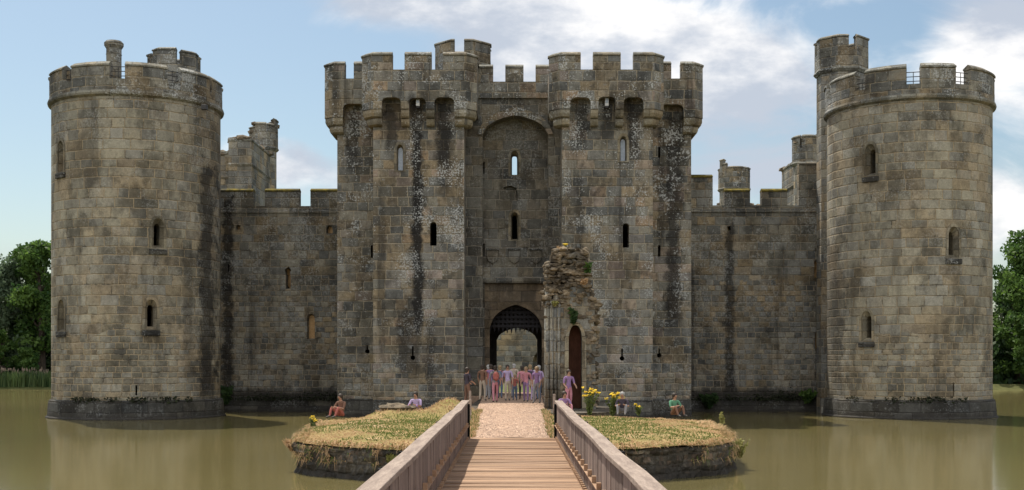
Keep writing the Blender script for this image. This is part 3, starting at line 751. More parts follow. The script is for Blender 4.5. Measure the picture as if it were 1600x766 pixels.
# ------------------------------------------------------------------ island, causeway, path
def isl_edge():
    # plan outline, counter-clockwise
    return [(-1.25,30.9),(1.25,30.9),(3.4,31.5),(5.5,32.9),(6.15,33.9),(6.75,37),(7.0,41),(6.9,45),(6.2,47.6),(4.4,48.6),(-4.2,48.2),(-6.1,47.4),(-6.95,45),(-6.75,40),(-6.35,36),(-6.05,33.9),(-5.6,33.1),(-3.5,31.4)]
def wob(x, y, k=1.0): return mnoise.noise(Vector((x*k, y*k, 3.3)))
def island():
    E = isl_edge() + [isl_edge()[0]]; n = 380; S = plen(E)[-1]
    ed = [sub(E, 0, max(1e-3, S*i/n))[-1] for i in range(n)]
    cx, cy = 0.0, 40.0
    # retaining wall: rough rubble face
    rings = []
    for k, (z, ins) in enumerate([(-1.2,-.02),(.0,-.02),(.12,.02),(.3,0),(.48,.03),(.62,.03),(.74,.04),(.82,.08),(.80,.5)]):
        r = []
        for x, y in ed:
            L = math.hypot(x-cx, y-cy); d = ins + .16*wob(x*1.3+z*2, y*1.3, 1.2) + .10*wob(x*3.4, y*3.4+z*6, 1) + .05*wob(x*8, y*8+z*13, 1)
            r.append((x + (cx-x)/L*d, y + (cy-y)/L*d, z + (.06*wob(x*2,y*2,1) if k > 5 else 0)))
        rings.append(r)
    W = props(put('retaining_wall', MB().rings(rings, True, True), M['bankwall']), 'rough dark rubble retaining wall round the grassy island', 'wall')
    # lawn: domed turf sheet
    mb = MB(); lr = []
    for s in [1.0, .985, .965] + [.94 - .02*q for q in range(46)] + [.01]:
        r = []
        for x, y in ed:
            q = (cx + (x-cx)*s, cy + (y-cy)*s)
            r.append((*q, lawn_z(*q, s)))
        lr.append(r)
    mb.rings(lr, False, True)
    props(put('lawn', mb, M['lawn_soil'], recalc=False, smooth=True), kind='structure')
def lawn_z(x, y, s=None):
    L = math.hypot(x/6.8, (y-40)/8.6)
    e = max(0, min(1, (1.02 - L)/.18))
    z = .86 + .15*e + .05*wob(x*.8, y*.8) + .03*wob(x*3, y*3)
    z += .62*math.exp(-((x+2.35)/.85)**2 - ((y-46.2)/1.1)**2)        # grassy mound by the path
    z += .40*math.exp(-((x+4.4)/1.1)**2 - ((y-45.2)/.9)**2)
    if abs(x) < 1.35: z = min(z, 1.1)
    return z
island()
def pathsheet():
    mb = MB(); L = []; R_ = []
    ys = [31.0 + .7*i for i in range(52)]
    for y in ys:
        w = 1.08 + .40*(y-31)/29 + .10*wob(y, 2.0, .7); L.append((-w, y)); w2 = 1.08 + .40*(y-31)/29 + .10*wob(y, 9.0, .7); R_.append((w2, y))
    n = len(ys)
    v = [(x, y, 1.135) for x, y in L] + [(0, y, 1.165) for y in ys] + [(x, y, 1.135) for x, y in R_] + [(x-.12, y, .95) for x, y in L] + [(x+.12, y, .95) for x, y in R_]
    f = []
    for i in range(n-1):
        f += [(i, n+i, n+i+1, i+1), (n+i, 2*n+i, 2*n+i+1, n+i+1), (3*n+i, i, i+1, 3*n+i+1), (2*n+i, 4*n+i, 4*n+i+1, 2*n+i+1)]
    mb.add(v, f)
    props(put('path', mb, M['gravel'], smooth=True, recalc=False), kind='structure')
pathsheet()
cw = [(-2.0,47.5),(2.0,47.5),(4.3,49.0),(4.3,55.0),(1.9,56.5),(1.7,66.7),(-1.7,66.7),(-1.9,56.5),(-2.6,55),(-2.6,49)]
props(put('causeway', MB().prism(cw, -1.2, 1.04), M['bankwall']), 'low stone causeway carrying the path from island to gatehouse', 'causeway')

# ------------------------------------------------------------------ footbridge
B = thing('footbridge', 'timber footbridge with plank deck and boarded railings leading to the island', 'footbridge', (0, 15, 1.15))
mb = MB(); y = -7.5; rnd = random.Random(3)
while y < 31.05:
    w = .155 + rnd.uniform(-.012, .012); dz = rnd.uniform(-.007, .007); ti = rnd.uniform(.58, 1.2); e0, e1 = rnd.uniform(-.02,.02), rnd.uniform(-.02,.02)
    sl = rnd.uniform(-.006, .006)
    x0, x1 = -1.13+e0, 1.13+e1
    v = [(x0,y,1.09+dz),(x1,y,1.09+dz),(x1,y+w,1.09+dz),(x0,y+w,1.09+dz),(x0,y,1.15+dz+sl),(x1,y,1.15+dz-sl),(x1,y+w,1.15+dz-sl),(x0,y+w,1.15+dz+sl)]
    mb.add(v, [(0,3,2,1),(4,5,6,7),(0,1,5,4),(1,2,6,5),(2,3,7,6),(3,0,4,7)], ti)
    y += w + rnd.uniform(.007, .028)
put('deck', mb, M['deck'], B, tint=True)
for sx in (-1, 1):
    xb = 1.13*sx; mb = MB(); y = -7.4; i = 0
    while y < 30.75:
        w = .30; ti = rnd.uniform(.72, 1.15); z0 = 1.19 + rnd.uniform(-.015,.015); z1 = 2.02; g = .008; nw = .05
        a, b_ = y+g, y+w-g
        pr = [(a, z0), (b_, z0), (b_, z1), (a, z1)]
        off = rnd.uniform(-.006, .006)
        v = [(xb+off, u, z) for u, z in pr] + [(xb+off+.035*sx, u, z) for u, z in pr]; k = len(pr)
        mb.add(v, [list(range(k)), list(range(k, 2*k))[::-1]] + [(q, k+q, k+(q+1) % k, (q+1) % k) for q in range(k)], ti)
        y += w
    R_ = put('railing', mb, M['rail'], B, tint=True)
    def teeth(z0, zb, z1, pitch, half, proud):
        pr = [(-7.3, z0)] ; top = []
        y = -7.1
        while y < 30.6: top += [(y-half, zb), (y-half, z1), (y+half, z1), (y+half, zb)]; y += pitch
        pr = [(-7.3, z0), (30.75, z0), (30.75, zb)] + top[::-1] + [(-7.3, zb)]
        k = len(pr); v = [(xb-.003*sx, u, z) for u, z in pr] + [(xb-proud*sx, u, z) for u, z in pr]
        return MB().add(v, [list(range(k)), list(range(k, 2*k))[::-1]] + [(q, k+q, k+(q+1) % k, (q+1) % k) for q in range(k)])
    put('toe_batten', teeth(1.156, 1.162, 1.215, .30, .05, .05), M['deck'], R_, tint=True)
    put('fixing_batten', teeth(1.49, 1.498, 1.59, .90, .05, .06), M['deck'], R_, tint=True)
    # handrail: wide plank, slightly uneven from bay to bay
    ys = [-7.6 + 2.4*q for q in range(17)]; ys[-1] = 30.95
    zo = [rnd.uniform(-.012, .012) for _ in ys]; xo = [rnd.uniform(-.01, .01) for _ in ys]
    rings = []
    for yy, dz, dx in zip(ys, zo, xo):
        if yy > 29: dz += .02
        xi, xe = xb - .045*sx + dx, xb + .15*sx + dx
        rings.append([(xi, yy, 2.025+dz), (xe, yy, 2.025+dz), (xe, yy, 2.085+dz), (xi, yy, 2.085+dz)])
    put('handrail', MB().rings(rings, True, True), M['hand'], R_, bevel=.008)
    mr = MB().box(*sorted((xb+.04*sx, xb+.14*sx)), -7.4, 30.9, 1.47, 1.55); put('mid_rail', mr, M['hand'], R_)
    put('kerb_beam', MB().box(*sorted((xb+.012*sx, xb+.15*sx)), -7.4, 30.95, 1.0, 1.16), M['hand'], R_)
    for q in range(16):
        yy = -6.6 + 2.4*q
        put('post', MB().box(*sorted((xb+.145*sx, xb+.26*sx)), yy-.055, yy+.055, .7, 2.02), M['rail'], R_, bevel=.008)
    put('end_post', MB().box(*sorted((xb-.06*sx, xb+.06*sx)), 30.80, 30.93, 1.0, 2.02), M['rail'], R_, bevel=.01)
    put('beam', MB().box(*sorted((.75*sx, 1.0*sx)), -7.4, 31, .75, 1.085), M['beam'], B)
for yy in (2.5, 9.5, 16.5, 23.5):
    for sx in (-1, 1): put('trestle_post', MB().box(sx*.88-.12, sx*.88+.12, yy-.12, yy+.12, -1.2, .745), M['beam'], B)
    put('trestle_cap', MB().box(-1.3, 1.3, yy-.1, yy+.1, .5, .74), M['beam'], B)

# short posts beside the path
def marker(x, y, h, label, board=False):
    x += .012*(y-31)*(1 if x > 0 else -1); T = thing('path_post', label, 'post', (x, y, 1.05))
    put('post', MB().box(x-.05, x+.05, y-.05, y+.05, .9, 1.1+h), M['hand'], T, bevel=.012)
    if board: put('board', MB().add([(x-.2,y-.16,1.1+h),(x+.2,y-.16,1.1+h),(x+.2,y+.12,1.22+h),(x-.2,y+.12,1.22+h),(x-.2,y-.16,1.07+h),(x+.2,y-.16,1.07+h),(x+.2,y+.12,1.19+h),(x-.2,y+.12,1.19+h)],
        [(0,1,2,3),(7,6,5,4),(0,4,5,1),(1,5,6,2),(2,6,7,3),(3,7,4,0)]), M['hand'], T)
    return T
marker(-1.38, 37.2, .72, 'thick wooden post left of the gravel path by the grassy mound')
marker(-1.42, 33.2, .62, 'short thin post just past the left end of the bridge rail')
marker(-1.35, 43.5, .62, 'wooden post further along the left edge of the path')
marker(1.42, 42.5, .55, 'low wooden post on the right edge of the path')
marker(1.45, 47.6, .70, 'wooden post before the ruined barbican on the right verge', False)
marker(-1.55, 52.5, .70, 'wooden post on the left verge near the gate', False)

# flat rock slab on the left mound
props(put('rock', MB().blob((-4.3,45.25,1.30), (.62,.42,.20), 9, 3, .55), M['rubble'], tint=True), 'flat pale rock slab lying on the left grassy mound', 'rock')

# ------------------------------------------------------------------ barbican ruin
def ruin():
    Y = 52.0; T = thing('barbican_ruin', 'ragged sunlit barbican ruin with a pointed doorway beside the path', 'ruin', (2.4, Y, 1.05))
    x = lambda px: X(px, Y); z = lambda py: Z(py, Y)
    cut = MB().extr(pointed(x(910)-x(889), z(508)-1.0, 0, 1.1, 0), (x(899), Y, 1.0), (1,0,0), (0,-1,0), .5, -1.0)
    # ashlar lower wall with a ragged right edge
    pr = [(x(874), 1.0), (x(931), 1.0), (x(930), z(560)), (x(933), z(530)), (x(928), z(505)), (x(930), z(478)), (x(921), z(470)), (x(921), z(452)), (x(905), z(446)), (x(880), z(452)), (x(874), z(470))]
    put('wall', MB().extr(pr, (0, Y, 0), (1,0,0), (0,-1,0), -1.9, 0), M['ruin'], T, None, cut)
    # moulded door arch
    o = pointed(x(914)-x(884)+.10, z(503)-1.0, 0, 1.1); i_ = pointed(x(910)-x(889), z(508)-1.0, 0, 1.1)
    pt = lambda p, d: [(x(899)+u, Y-d, 1.0+zz) for u, zz in p]
    put('arch_moulding', MB().rings([pt(o, -.02), pt(o, .10), pt(i_, .04), pt(i_, -.2)]), M['dress'], T)
    put('door', MB().extr(pointed(x(910)-x(889)-.01, z(508)-1.01, 0, 1.1), (x(899), Y+.8, 1.0), (1,0,0), (0,-1,0), -.1, 0), M['niche'], T)
    # clustered shafts of the lost gate arch
    for k, (px, r, dy, yt) in enumerate(((856,.13,.05,455),(862,.09,-.10,470),(868,.13,-.02,462),(873,.07,-.14,475),(853.5,.08,.3,478))):
        put('shaft', MB().tube([(x(px), Y+dy+.1, 1.0), (x(px), Y+dy+.1, 3.0), (x(px)+.01, Y+dy+.1, z(yt))], r, 10), M['ruin'], T, smooth=True)
    put('jamb', MB().box(x(852), x(877), Y+.12, Y+1.9, 1.0, z(462)), M['ruin'], T)
    ws = MB(); rq = random.Random(21)
    for _ in range(150):
        px, py = rq.uniform(874, 930), rq.uniform(452, 640)
        if 883 < px < 916 and py > 500: continue
        w_, h_ = rq.uniform(.10,.30), rq.uniform(.07,.17); d_ = rq.uniform(.01,.06); cx_, cz_ = x(px), z(py)
        q = [(cx_+u*w_*rq.uniform(.75,1.1), cz_+v_*h_*rq.uniform(.75,1.1)) for u, v_ in ((-.5,-.5),(0,-.56),(.5,-.5),(.55,0),(.5,.5),(0,.55),(-.5,.5),(-.55,0))]
        ws.add([(u, Y-d_, zz) for u, zz in q] + [(u+(u-cx_)*.15, Y+.08, zz+(zz-cz_)*.15) for u, zz in q], [tuple(range(8))] + [(i, 8+i, 8+(i+1)%8, (i+1)%8) for i in range(8)], rq.uniform(.55,1.25))
    for _ in range(60):
        px = 930 + rq.uniform(-3,4); s = rq.uniform(.08,.2); ws.blob((x(px), Y+rq.uniform(.0,.6), z(rq.uniform(480,640))), (s*1.1,s,s*.7), rq.random()*80, 1, .4, rq.uniform(.55,1.2))
    put('facing_stones', ws, M['rubble'], T, tint=True)
    # rubble core: irregular stones standing out of a mortar mass
    mb = MB(); rr = random.Random(11)
    prof = [(z(470), 851, 930),(z(455), 853, 926),(z(440), 856, 921),(z(425), 855, 921),(z(410), 856, 921),(z(398), 866, 918),(z(391), 876, 910)]
    for a, b_ in zip(prof, prof[1:]):
        mb.box(x(a[1])+.12, x(a[2])-.12, Y+.12, Y+1.7, a[0]-.1, b_[0]+.02, .55)
    for n_ in range(820):
        k = rr.random(); zz = prof[0][0] - .25 + (prof[-1][0] - prof[0][0] + .33)*k
        for a, b_ in zip(prof, prof[1:]):
            if a[0] - .3 <= zz <= b_[0] + .1: lo, hi = a[1], a[2]
        px = rr.uniform(lo+1.5, hi-1.5); face = rr.random()
        yy = Y + (rr.uniform(-.02,.25) if face < .6 else rr.uniform(.2, 1.8))
        if face > .8: px = lo+1.5 if rr.random() < .5 else hi-1.5
        if face < .6 and rr.random() < .25: continue
        s = rr.choice((rr.uniform(.06,.13), rr.uniform(.09,.22)))
        mb.blob((x(px), yy, zz), (s*rr.uniform(.8,1.35), s*rr.uniform(.8,1.2), s*rr.uniform(.42,.8)), n_, 1, .35, rr.uniform(.6,1.35))
    for n_ in range(34):  # corbelled ragged edge on the right and left
        px, py = rr.choice([(rr.uniform(921,937), rr.uniform(470,480)), (rr.uniform(922,930), rr.uniform(480,560)), (rr.uniform(850,858), rr.uniform(455,500))])
        s = rr.uniform(.10,.2); mb.blob((x(px), Y+rr.uniform(.1,.5), z(py)), (s*1.5, s, s*.55), n_+900, 1, .3, rr.uniform(.6,1.2))
    put('rubble_core', mb, M['rubble'], T, tint=True)
ruin()

# ------------------------------------------------------------------ vegetation
def leaf_quads(mb, pts, size, rng, tint, flat=0.0, elong=1.6):
    n = len(pts)
    a = rng.normal(size=(n,3)); a[:,2] *= (1-flat); a /= np.linalg.norm(a, axis=1)[:,None]
    r = rng.normal(size=(n,3)); b_ = np.cross(a, r); b_ /= np.linalg.norm(b_, axis=1)[:,None]
    s = size * rng.uniform(.6, 1.35, n)
    A = a*(s*elong)[:,None]*.5; Bv = b_*s[:,None]*.5
    V = np.stack([pts-A, pts+Bv*.9-A*.1, pts+A, pts-Bv*.9+A*.1], 1).reshape(-1,3)
    o = len(mb.v); mb.v.extend(map(tuple, V.tolist()))
    mb.f.extend([[o+4*i, o+4*i+1, o+4*i+2, o+4*i+3] for i in range(n)])
    mb.tint.extend(np.clip(tint, 0, 1).tolist()); mb.mi.extend([0]*n)

def tree(label, x, y, h, cr, z0, seed, mat='leaf', nleaf=9000, size=.34, spread=1.0, group='trees on the far bank', droop=0, nl=16):
    rng = np.random.default_rng(seed); rr = random.Random(seed)
    T = thing('tree', label, 'tree', (x, y, .6), group)
    tr = MB(); pts = []; rad = []; r0 = h*.022 + .08
    for i in range(8):
        k = i/7; pts.append((x + .35*math.sin(k*4+seed)*k, y + .3*math.cos(k*3+seed*2)*k, .4 + h*.86*k)); rad.append(r0*(1.25 if i == 0 else 1)*(1-.85*k)+.02)
    tr.tube(pts, rad, 9)
    tips = []
    for i in range(nl):
        k = .22 + .72*(i+.3)/nl; b0 = Vector(pts[0]).lerp(Vector(pts[-1]), k); az = i*2.4 + seed + rr.uniform(-.4,.4)
        ln = cr*spread*(1.05 - .55*k)*rr.uniform(.75,1.15); up = rr.uniform(.25,.75) + k*.5
        p = [b0]; d = Vector((math.cos(az), math.sin(az), up)).normalized()
        for q in range(4):
            d = (d + Vector((rr.uniform(-.4,.4), rr.uniform(-.4,.4), rr.uniform(-.25,.35)))).normalized(); p.append(p[-1] + d*ln/4)
        tr.tube([tuple(q) for q in p], [r0*.42*(1-k*.5)*(1-.8*q/4)+.012 for q in range(5)], 6)
        for q in (2,3,4): tips.append((p[q], cr*rr.uniform(.13,.28)))
        for _ in range(2):
            s = p[rr.choice((2,3))]; dd = (d + Vector((rr.uniform(-1,1), rr.uniform(-1,1), rr.uniform(-.2,.7)))).normalized(); e = s + dd*ln*.5
            tr.tube([tuple(s), tuple(s.lerp(e,.5)+Vector((0,0,.1))), tuple(e)], [r0*.14,r0*.09,.012], 5); tips.append((e, cr*rr.uniform(.10,.24)))
    tips.append((Vector(pts[-1]), cr*.3))
    for _ in range(10): tips.append((Vector((x + rr.uniform(-.8,.8)*cr, y + rr.uniform(-.8,.8)*cr, z0 + (h-z0)*rr.uniform(.05,.75))), cr*rr.uniform(.2,.34)))
    put('trunk', tr, M['bark'], T, smooth=True)
    mb = MB(); w = np.array([q[1]**2 for q in tips]); w /= w.sum()
    for (c, r), k in zip(tips, w):
        n = max(20, int(nleaf*k)); d = rng.normal(size=(n,3)); d /= np.linalg.norm(d, axis=1)[:,None]
        rad_ = r*rng.uniform(.25,1.12,n)**.55; p = np.array(c[:]) + d*rad_[:,None]*np.array([1.15,1.15,.78])
        if droop: p[:,2] -= droop*rng.uniform(0,1,n)**2
        base = rng.uniform(.15,.75)
        leaf_quads(mb, p, size*.8, rng, base + rng.normal(size=n)*.16)
    put('crown', mb, M[mat], T, tint=True, recalc=False)
tree('tall dark oak rising beside the left tower above the reed bank', -53.0, 137, 17.4, 4.8, 3, 1, 'leaf', 11000, .36)
tree('pale silvery willow at the far left edge of the bank', -57.9, 138, 16.0, 4.3, 3, 2, 'leaf_pale', 11000, .34, droop=1.2)
tree('dark bushy tree standing between the willow and the oak', -55.6, 142, 13.5, 4.6, 2, 3, 'leaf_dark', 9000, .42)
tree('low light green tree in front of the dark bank trees', -56.4, 133.8, 6.0, 1.9, 1.2, 4, 'leaf', 3500, .26, nl=7)
tree('small bright shrub low on the bank beside the left tower', -53.4, 133.2, 4.2, 1.8, .8, 5, 'leaf', 3500, .24, nl=6)
tree('dark tree behind the willow at the edge of the view', -65.5, 141, 14, 5, 2, 6, 'leaf_dark', 8000, .42)
tree('gnarled oak with bare twisting upper limbs beside the right tower', 54.3, 130, 17.0, 4.2, 3, 8, 'leaf', 8500, .33, spread=1.15)
tree('dense dark tree filling the bank behind the gnarled oak', 58.2, 136, 14.5, 5.0, 2, 9, 'leaf_dark', 10000, .40)
tree('bright leafy tree low over the water right of the castle', 54.0, 127.4, 9.0, 3.3, .9, 10, 'leaf', 8000, .30, nl=8)
tree('broad tree partly hidden behind the right tower', 50.8, 135, 11, 4.0, 1, 12, 'leaf', 8000, .36)

def mass(name, mat, pts, size, seed, flat=0, elong=1.6, t0=.4):
    rng = np.random.default_rng(seed); mb = MB(); pts = np.array(pts)
    leaf_quads(mb, pts, size, rng, t0 + rng.normal(size=len(pts))*.25, flat, elong)
    return props(put(name, mb, M[mat], tint=True, recalc=False), kind='stuff')
r_ = random.Random(5)
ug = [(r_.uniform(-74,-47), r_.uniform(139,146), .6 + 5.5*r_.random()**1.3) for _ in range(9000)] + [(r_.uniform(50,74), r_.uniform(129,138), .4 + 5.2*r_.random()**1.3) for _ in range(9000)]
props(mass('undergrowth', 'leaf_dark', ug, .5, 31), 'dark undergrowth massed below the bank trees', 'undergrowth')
# reeds on the left bank
def blades(mb, pts, hmin, hmax, w, rr, lean=.35, tint=(0,1)):
    for (x, y, z) in pts:
        h = rr.uniform(hmin, hmax); a = rr.uniform(0, 2*PI); l = rr.uniform(0, lean)*h; b_ = rr.uniform(0, PI)
        dx, dy = math.cos(b_)*w/2, math.sin(b_)*w/2; ex, ey = math.cos(a)*l, math.sin(a)*l
        v = [(x-dx,y-dy,z),(x+dx,y+dy,z),(x+dx*.8+ex*.35,y+dy*.8+ey*.35,z+h*.55),(x-dx*.8+ex*.35,y-dy*.8+ey*.35,z+h*.55),(x+ex,y+ey,z+h)]
        mb.add(v, [(0,1,2,3),(3,2,4)], rr.uniform(*tint))
mb = MB(); rr = random.Random(8)
blades(mb, [(rr.uniform(-70,-49), rr.uniform(129.2,132.2), .2) for _ in range(5200)], 1.0, 1.9, .10, rr, .3)
props(put('reeds', mb, M['reed'], tint=True, recalc=False), 'tall green reeds along the far left bank', 'reeds', kind='stuff')
mb = MB()
for _ in range(240):
    x, y, h = rr.uniform(-70,-50), rr.uniform(130.5,132.6), rr.uniform(1.6,2.2)
    mb.blob((x, y, h), (.06,.06,.2), rr.random()*50, 1, .4)
props(put('reed_plumes', mb, M['reed_head']), 'pinkish plumes standing above the reeds', 'reed plumes', kind='stuff')

# grass on the island
def in_isl(x, y):
    E = isl_edge(); c = False
    for i in range(len(E)):
        (x1,y1),(x2,y2) = E[i], E[i-1]
        if (y1 > y) != (y2 > y) and x < (x2-x1)*(y-y1)/(y2-y1)+x1: c = not c
    return c
green, dry = MB(), MB()
for _ in range(52000):
    x, y = rr.uniform(-7,7), rr.uniform(31,48.5)
    if abs(x) < 1.2 or not in_isl(x, y): continue
    L = math.hypot(x/6.8, (y-40)/8.6); q = L + .35*wob(x*.5, y*.5) + .12*wob(x*2,y*2)
    mound = lawn_z(x, y) > 1.18
    isg = q < .88 and not mound and rr.random() < .86
    if isg: blades(green, [(x, y, lawn_z(x,y)-.01)], .02, .07, .03, rr, 1.1)
    else: blades(dry, [(x, y, lawn_z(x,y)-.01)], .02, .13 if mound else .055, .03, rr, 1.2)
pb = MB()
for _ in range(5200):
    y = 31.2 + 26*rr.random()**1.3; w = 1.06 + .4*(y-31)/29; x = rr.uniform(-w, w); r = rr.uniform(.012,.032); z = 1.158 - .025*abs(x)/w
    a = rr.uniform(0, 2*PI); ca, sa = math.cos(a)*r*1.3, math.sin(a)*r*1.3
    pb.add([(x+ca,y+sa,z),(x-sa,y+ca,z),(x-ca,y-sa,z),(x+sa,y-ca,z),(x,y,z+r*.8)], [(0,1,4),(1,2,4),(2,3,4),(3,0,4)], rr.uniform(.45,1.5))
props(put('gravel', pb, M['pebble'], tint=True), 'loose gravel scattered over the path', 'gravel', kind='stuff')
for _ in range(3800):
    y = rr.uniform(31.1, 48.3); w = 1.08 + .4*(y-31)/29; sx = rr.choice((-1,1)); x = sx*(w + abs(rr.gauss(0,.10)) - .10 - .12*wob(y*2, sx*5))
    blades(dry if rr.random() < .6 else green, [(x, y, 1.10)], .04, .16, .03, rr, .9)
# hanging fringe along the wall top
E = isl_edge() + [isl_edge()[0]]; S = plen(E)[-1]
for _ in range(8500):
    s = rr.uniform(0, S); x, y = sub(E, 0, max(1e-3, s))[-1]
    if abs(x) < 1.25 and y < 33: continue
    if y > 44: continue
    k = .5 + wob(x*1.2, y*1.2)
    nx, ny = x/6.8, (y-40)/8.6; n_ = math.hypot(nx, ny); nx /= n_; ny /= n_
    off = rr.uniform(-.40,.03); z = rr.uniform(.84,.97); h = rr.uniform(.05,.17)*(.6+k)
    if rr.random() > k + .35: continue
    dx, dy = -ny*.018, nx*.018; e = rr.uniform(.02,.14); dz = rr.uniform(-1.0,.6)*h
    px, py = x + nx*off, y + ny*off
    (dry if rr.random() < .8 else green).add([(px-dx,py-dy,z),(px+dx,py+dy,z),(px+nx*e*.7+dx*.8,py+ny*e*.7+dy*.8,z+h*.25),(px+nx*e*.7-dx*.8,py+ny*e*.7-dy*.8,z+h*.25),(px+nx*e*1.4,py+ny*e*1.4,z+dz)], [(0,1,2,3),(3,2,4)], rr.random())
for _ in range(7500):   # tufts lower on the retaining wall
    s = rr.uniform(0, S); x, y = sub(E, 0, max(1e-3, s))[-1]
    if y > 42 or (abs(x) < 1.3): continue
    k = wob(x*.9, y*.9) + .5*wob(x*3, y*3)
    z = rr.uniform(.35,.8)
    if k + .6*wob(x*2, z*6) < .18: continue
    nx, ny = x/6.8, (y-40)/8.6; n_ = math.hypot(nx, ny); nx /= n_; ny /= n_; t1 = rr.uniform(-.1,.1)
    e = rr.uniform(.08,.2); h = rr.uniform(-.22,.05)
    (dry if rr.random() < .7 else green).add([(x-.008,y,z),(x+.008,y,z),(x+nx*e*.6+t1*.5+.007,y+ny*e*.6,z+.05),(x+nx*e*.6+t1*.5-.007,y+ny*e*.6,z+.05),(x+nx*e+t1,y+ny*e,z+h)], [(0,1,2,3),(3,2,4)], rr.random())
props(put('grass', green, M['grass'], tint=True, recalc=False), 'short green turf on the middle of the island', 'grass', kind='stuff')
props(put('dry_grass', dry, M['dry'], tint=True, recalc=False), 'sun dried tan grass round the island edge', 'dry grass', kind='stuff')

# moss and small growth on the castle base
pts = []
for (a, b_, y, dens) in ((345,527,73.1,1300),(1080,1291,73.1,2000)):
    for _ in range(dens):
        px = rr.uniform(a, b_); x = X(px, y); k = wob(x*.7, 1.0) + .4*wob(x*2.5, 4)
        if k < rr.uniform(-.6,.5): continue
        pts.append((x, y + rr.uniform(-.15,.3), .70 + abs(rr.gauss(0,.17))*(1+k)))
for T_, a0, a1 in ((TL,-.5,.95),(TR,-1.1,.4)):
    for _ in range(800):
        a = rr.uniform(a0, a1)
        if wob(a*6, T_[0]) < rr.uniform(-.5,.5): continue
        R_ = T_[2] + rr.uniform(.0,.2); pts.append((T_[0] + R_*math.sin(a), T_[1] - R_*math.cos(a), 1.0 + rr.uniform(-.15,.18)))
props(mass('moss', 'moss', pts, .11, 40, .2, 1.2), 'dark moss growing along the foot of the castle walls', 'moss')

def weed(name, label, x, y, z, h, n, seed, heads=0, mat='weed', spread=.35, cat='plant', headr=.05, group=None, leaf=.07):
    r2 = random.Random(seed); T = thing(name, label, cat, (x, y, z), group); st = MB(); lf = MB(); hds = []; rng = np.random.default_rng(seed); P = []
    for i in range(n):
        a = r2.uniform(0, 2*PI); e = r2.uniform(.1,1)*spread; hh = h*r2.uniform(.65,1.05); tip = (x+math.cos(a)*e, y+math.sin(a)*e, z+hh)
        st.tube([(x+math.cos(a)*e*.15, y+math.sin(a)*e*.15, z-.05), (x+math.cos(a)*e*.5, y+math.sin(a)*e*.5, z+hh*.55), tip], [.012,.010,.006], 4, r2.random())
        for q in range(16):
            k = r2.uniform(.1,.92); P.append((x+math.cos(a)*e*k+r2.uniform(-.06,.06), y+math.sin(a)*e*k+r2.uniform(-.06,.06), z+hh*k))
        if i < heads:
            hd = MB(); hds.append(hd)
            for q in range(9): hd.blob((tip[0]+r2.uniform(-.07,.07), tip[1]+r2.uniform(-.07,.07), tip[2]+r2.uniform(-.03,.03)), (headr*.6,headr*.6,headr*.3), q+i*7, 1, .3)
    put('stem', st, M[mat], T, tint=True)
    leaf_quads(lf, np.array(P), leaf, rng, .5 + rng.normal(size=len(P))*.25, 0, 2.0); put('foliage', lf, M[mat], T, tint=True, recalc=False)
    for hd in hds: put('flower_head', hd, M['yellow'], T)
    return T
fg = 'yellow flowering weeds'
weed('ragwort', 'large yellow flowering clump behind the right lawn beside the path', 3.05, 47.9, .95, 1.05, 16, 1, 14, 'weed', .42, 'plant', .055, fg)
weed('ragwort', 'second tall yellow flowering clump right of the largest one', 3.95, 48.1, .95, .95, 16, 2, 14, 'weed', .45, 'plant', .055, fg)
weed('ragwort', 'small low yellow flower furthest right behind the right lawn', 5.0, 48.0, .95, .42, 6, 3, 4, 'weed', .25, 'plant', .05, fg)
weed('ragwort', 'yellow flower on the far left corner of the island wall', X(489,40), 40.0, .9, .36, 7, 4, 5, 'weed', .14, 'plant', .04, fg)
weed('ragwort', 'yellow flower growing on top of the barbican ruin', X(885,52), 52.4, Z(394,52), .36, 3, 5, 2, 'weed', .08, 'plant', .075, fg)
weed('dry_weed', 'dry brown weed spike on top of the barbican ruin', X(875,52), 52.4, Z(402,52), .62, 7, 6, 0, 'dry', .1)
weed('dry_weed', 'tan tuft of dry grass on the ruin ledge', X(912,52), 51.9, Z(446,52), .3, 18, 7, 0, 'dry', .28)
weed('ivy_clump', 'green ivy clump on the upper right side of the ruin', X(917,52), 51.95, Z(430,52), .5, 10, 8, 0, 'leaf', .16, 'plant', .05, None, .14)
weed('ivy_clump', 'dark green plant hanging over the ruin doorway', X(896,52), 51.85, Z(506,52), .7, 12, 9, 0, 'leaf_dark', .26, 'plant', .05, None, .12)
weed('fern', 'small green fern on the left edge of the ruin', X(866,52), 51.75, Z(478,52), .22, 8, 10, 0, 'fern', .2)
weed('fern', 'pale fern tuft overhanging the right corner of the island wall', 6.55, 34.9, .38, .5, 22, 12, 0, 'fern', .34, 'plant', .05, None, .045)
weed('fern', 'tall slender weed at the back right edge of the island', X(1128,42), 42.0, .9, .45, 5, 13, 0, 'fern', .08)
weed('fern', 'dry orange fern tuft on the left corner of the island wall', -6.2, 34.2, .62, .34, 20, 14, 0, 'dry', .30, 'plant', .05, None, .045)
weed('fern', 'yellow green leafy plant low on the front of the left island wall', X(578,31.6), 31.75, .52, .22, 9, 15, 0, 'fern', .22, 'plant', .05, None, .10)
weed('fern', 'bright green leafy plant nearest the bridge on the left island wall', X(612,31.3), 31.35, .50, .25, 9, 16, 0, 'fern', .15, 'plant', .05, None, .10)
weed('fern', 'yellow green plant hanging from the top of the right island wall', X(1076,33), 32.75, .74, .12, 14, 17, 0, 'fern', .28, 'plant', .05, None, .045)
weed('bush', 'small bush at the foot of the curtain wall beside the left tower', X(352,72.8), 72.9, .5, 1.1, 18, 18, 0, 'leaf_dark', .5, 'bush', .05, None, .2)
weed('bush', 'green bush at the foot of the right curtain wall near the round tower', X(1262,72.8), 72.9, .6, .8, 20, 19, 0, 'leaf', .7, 'bush', .05, None, .2)
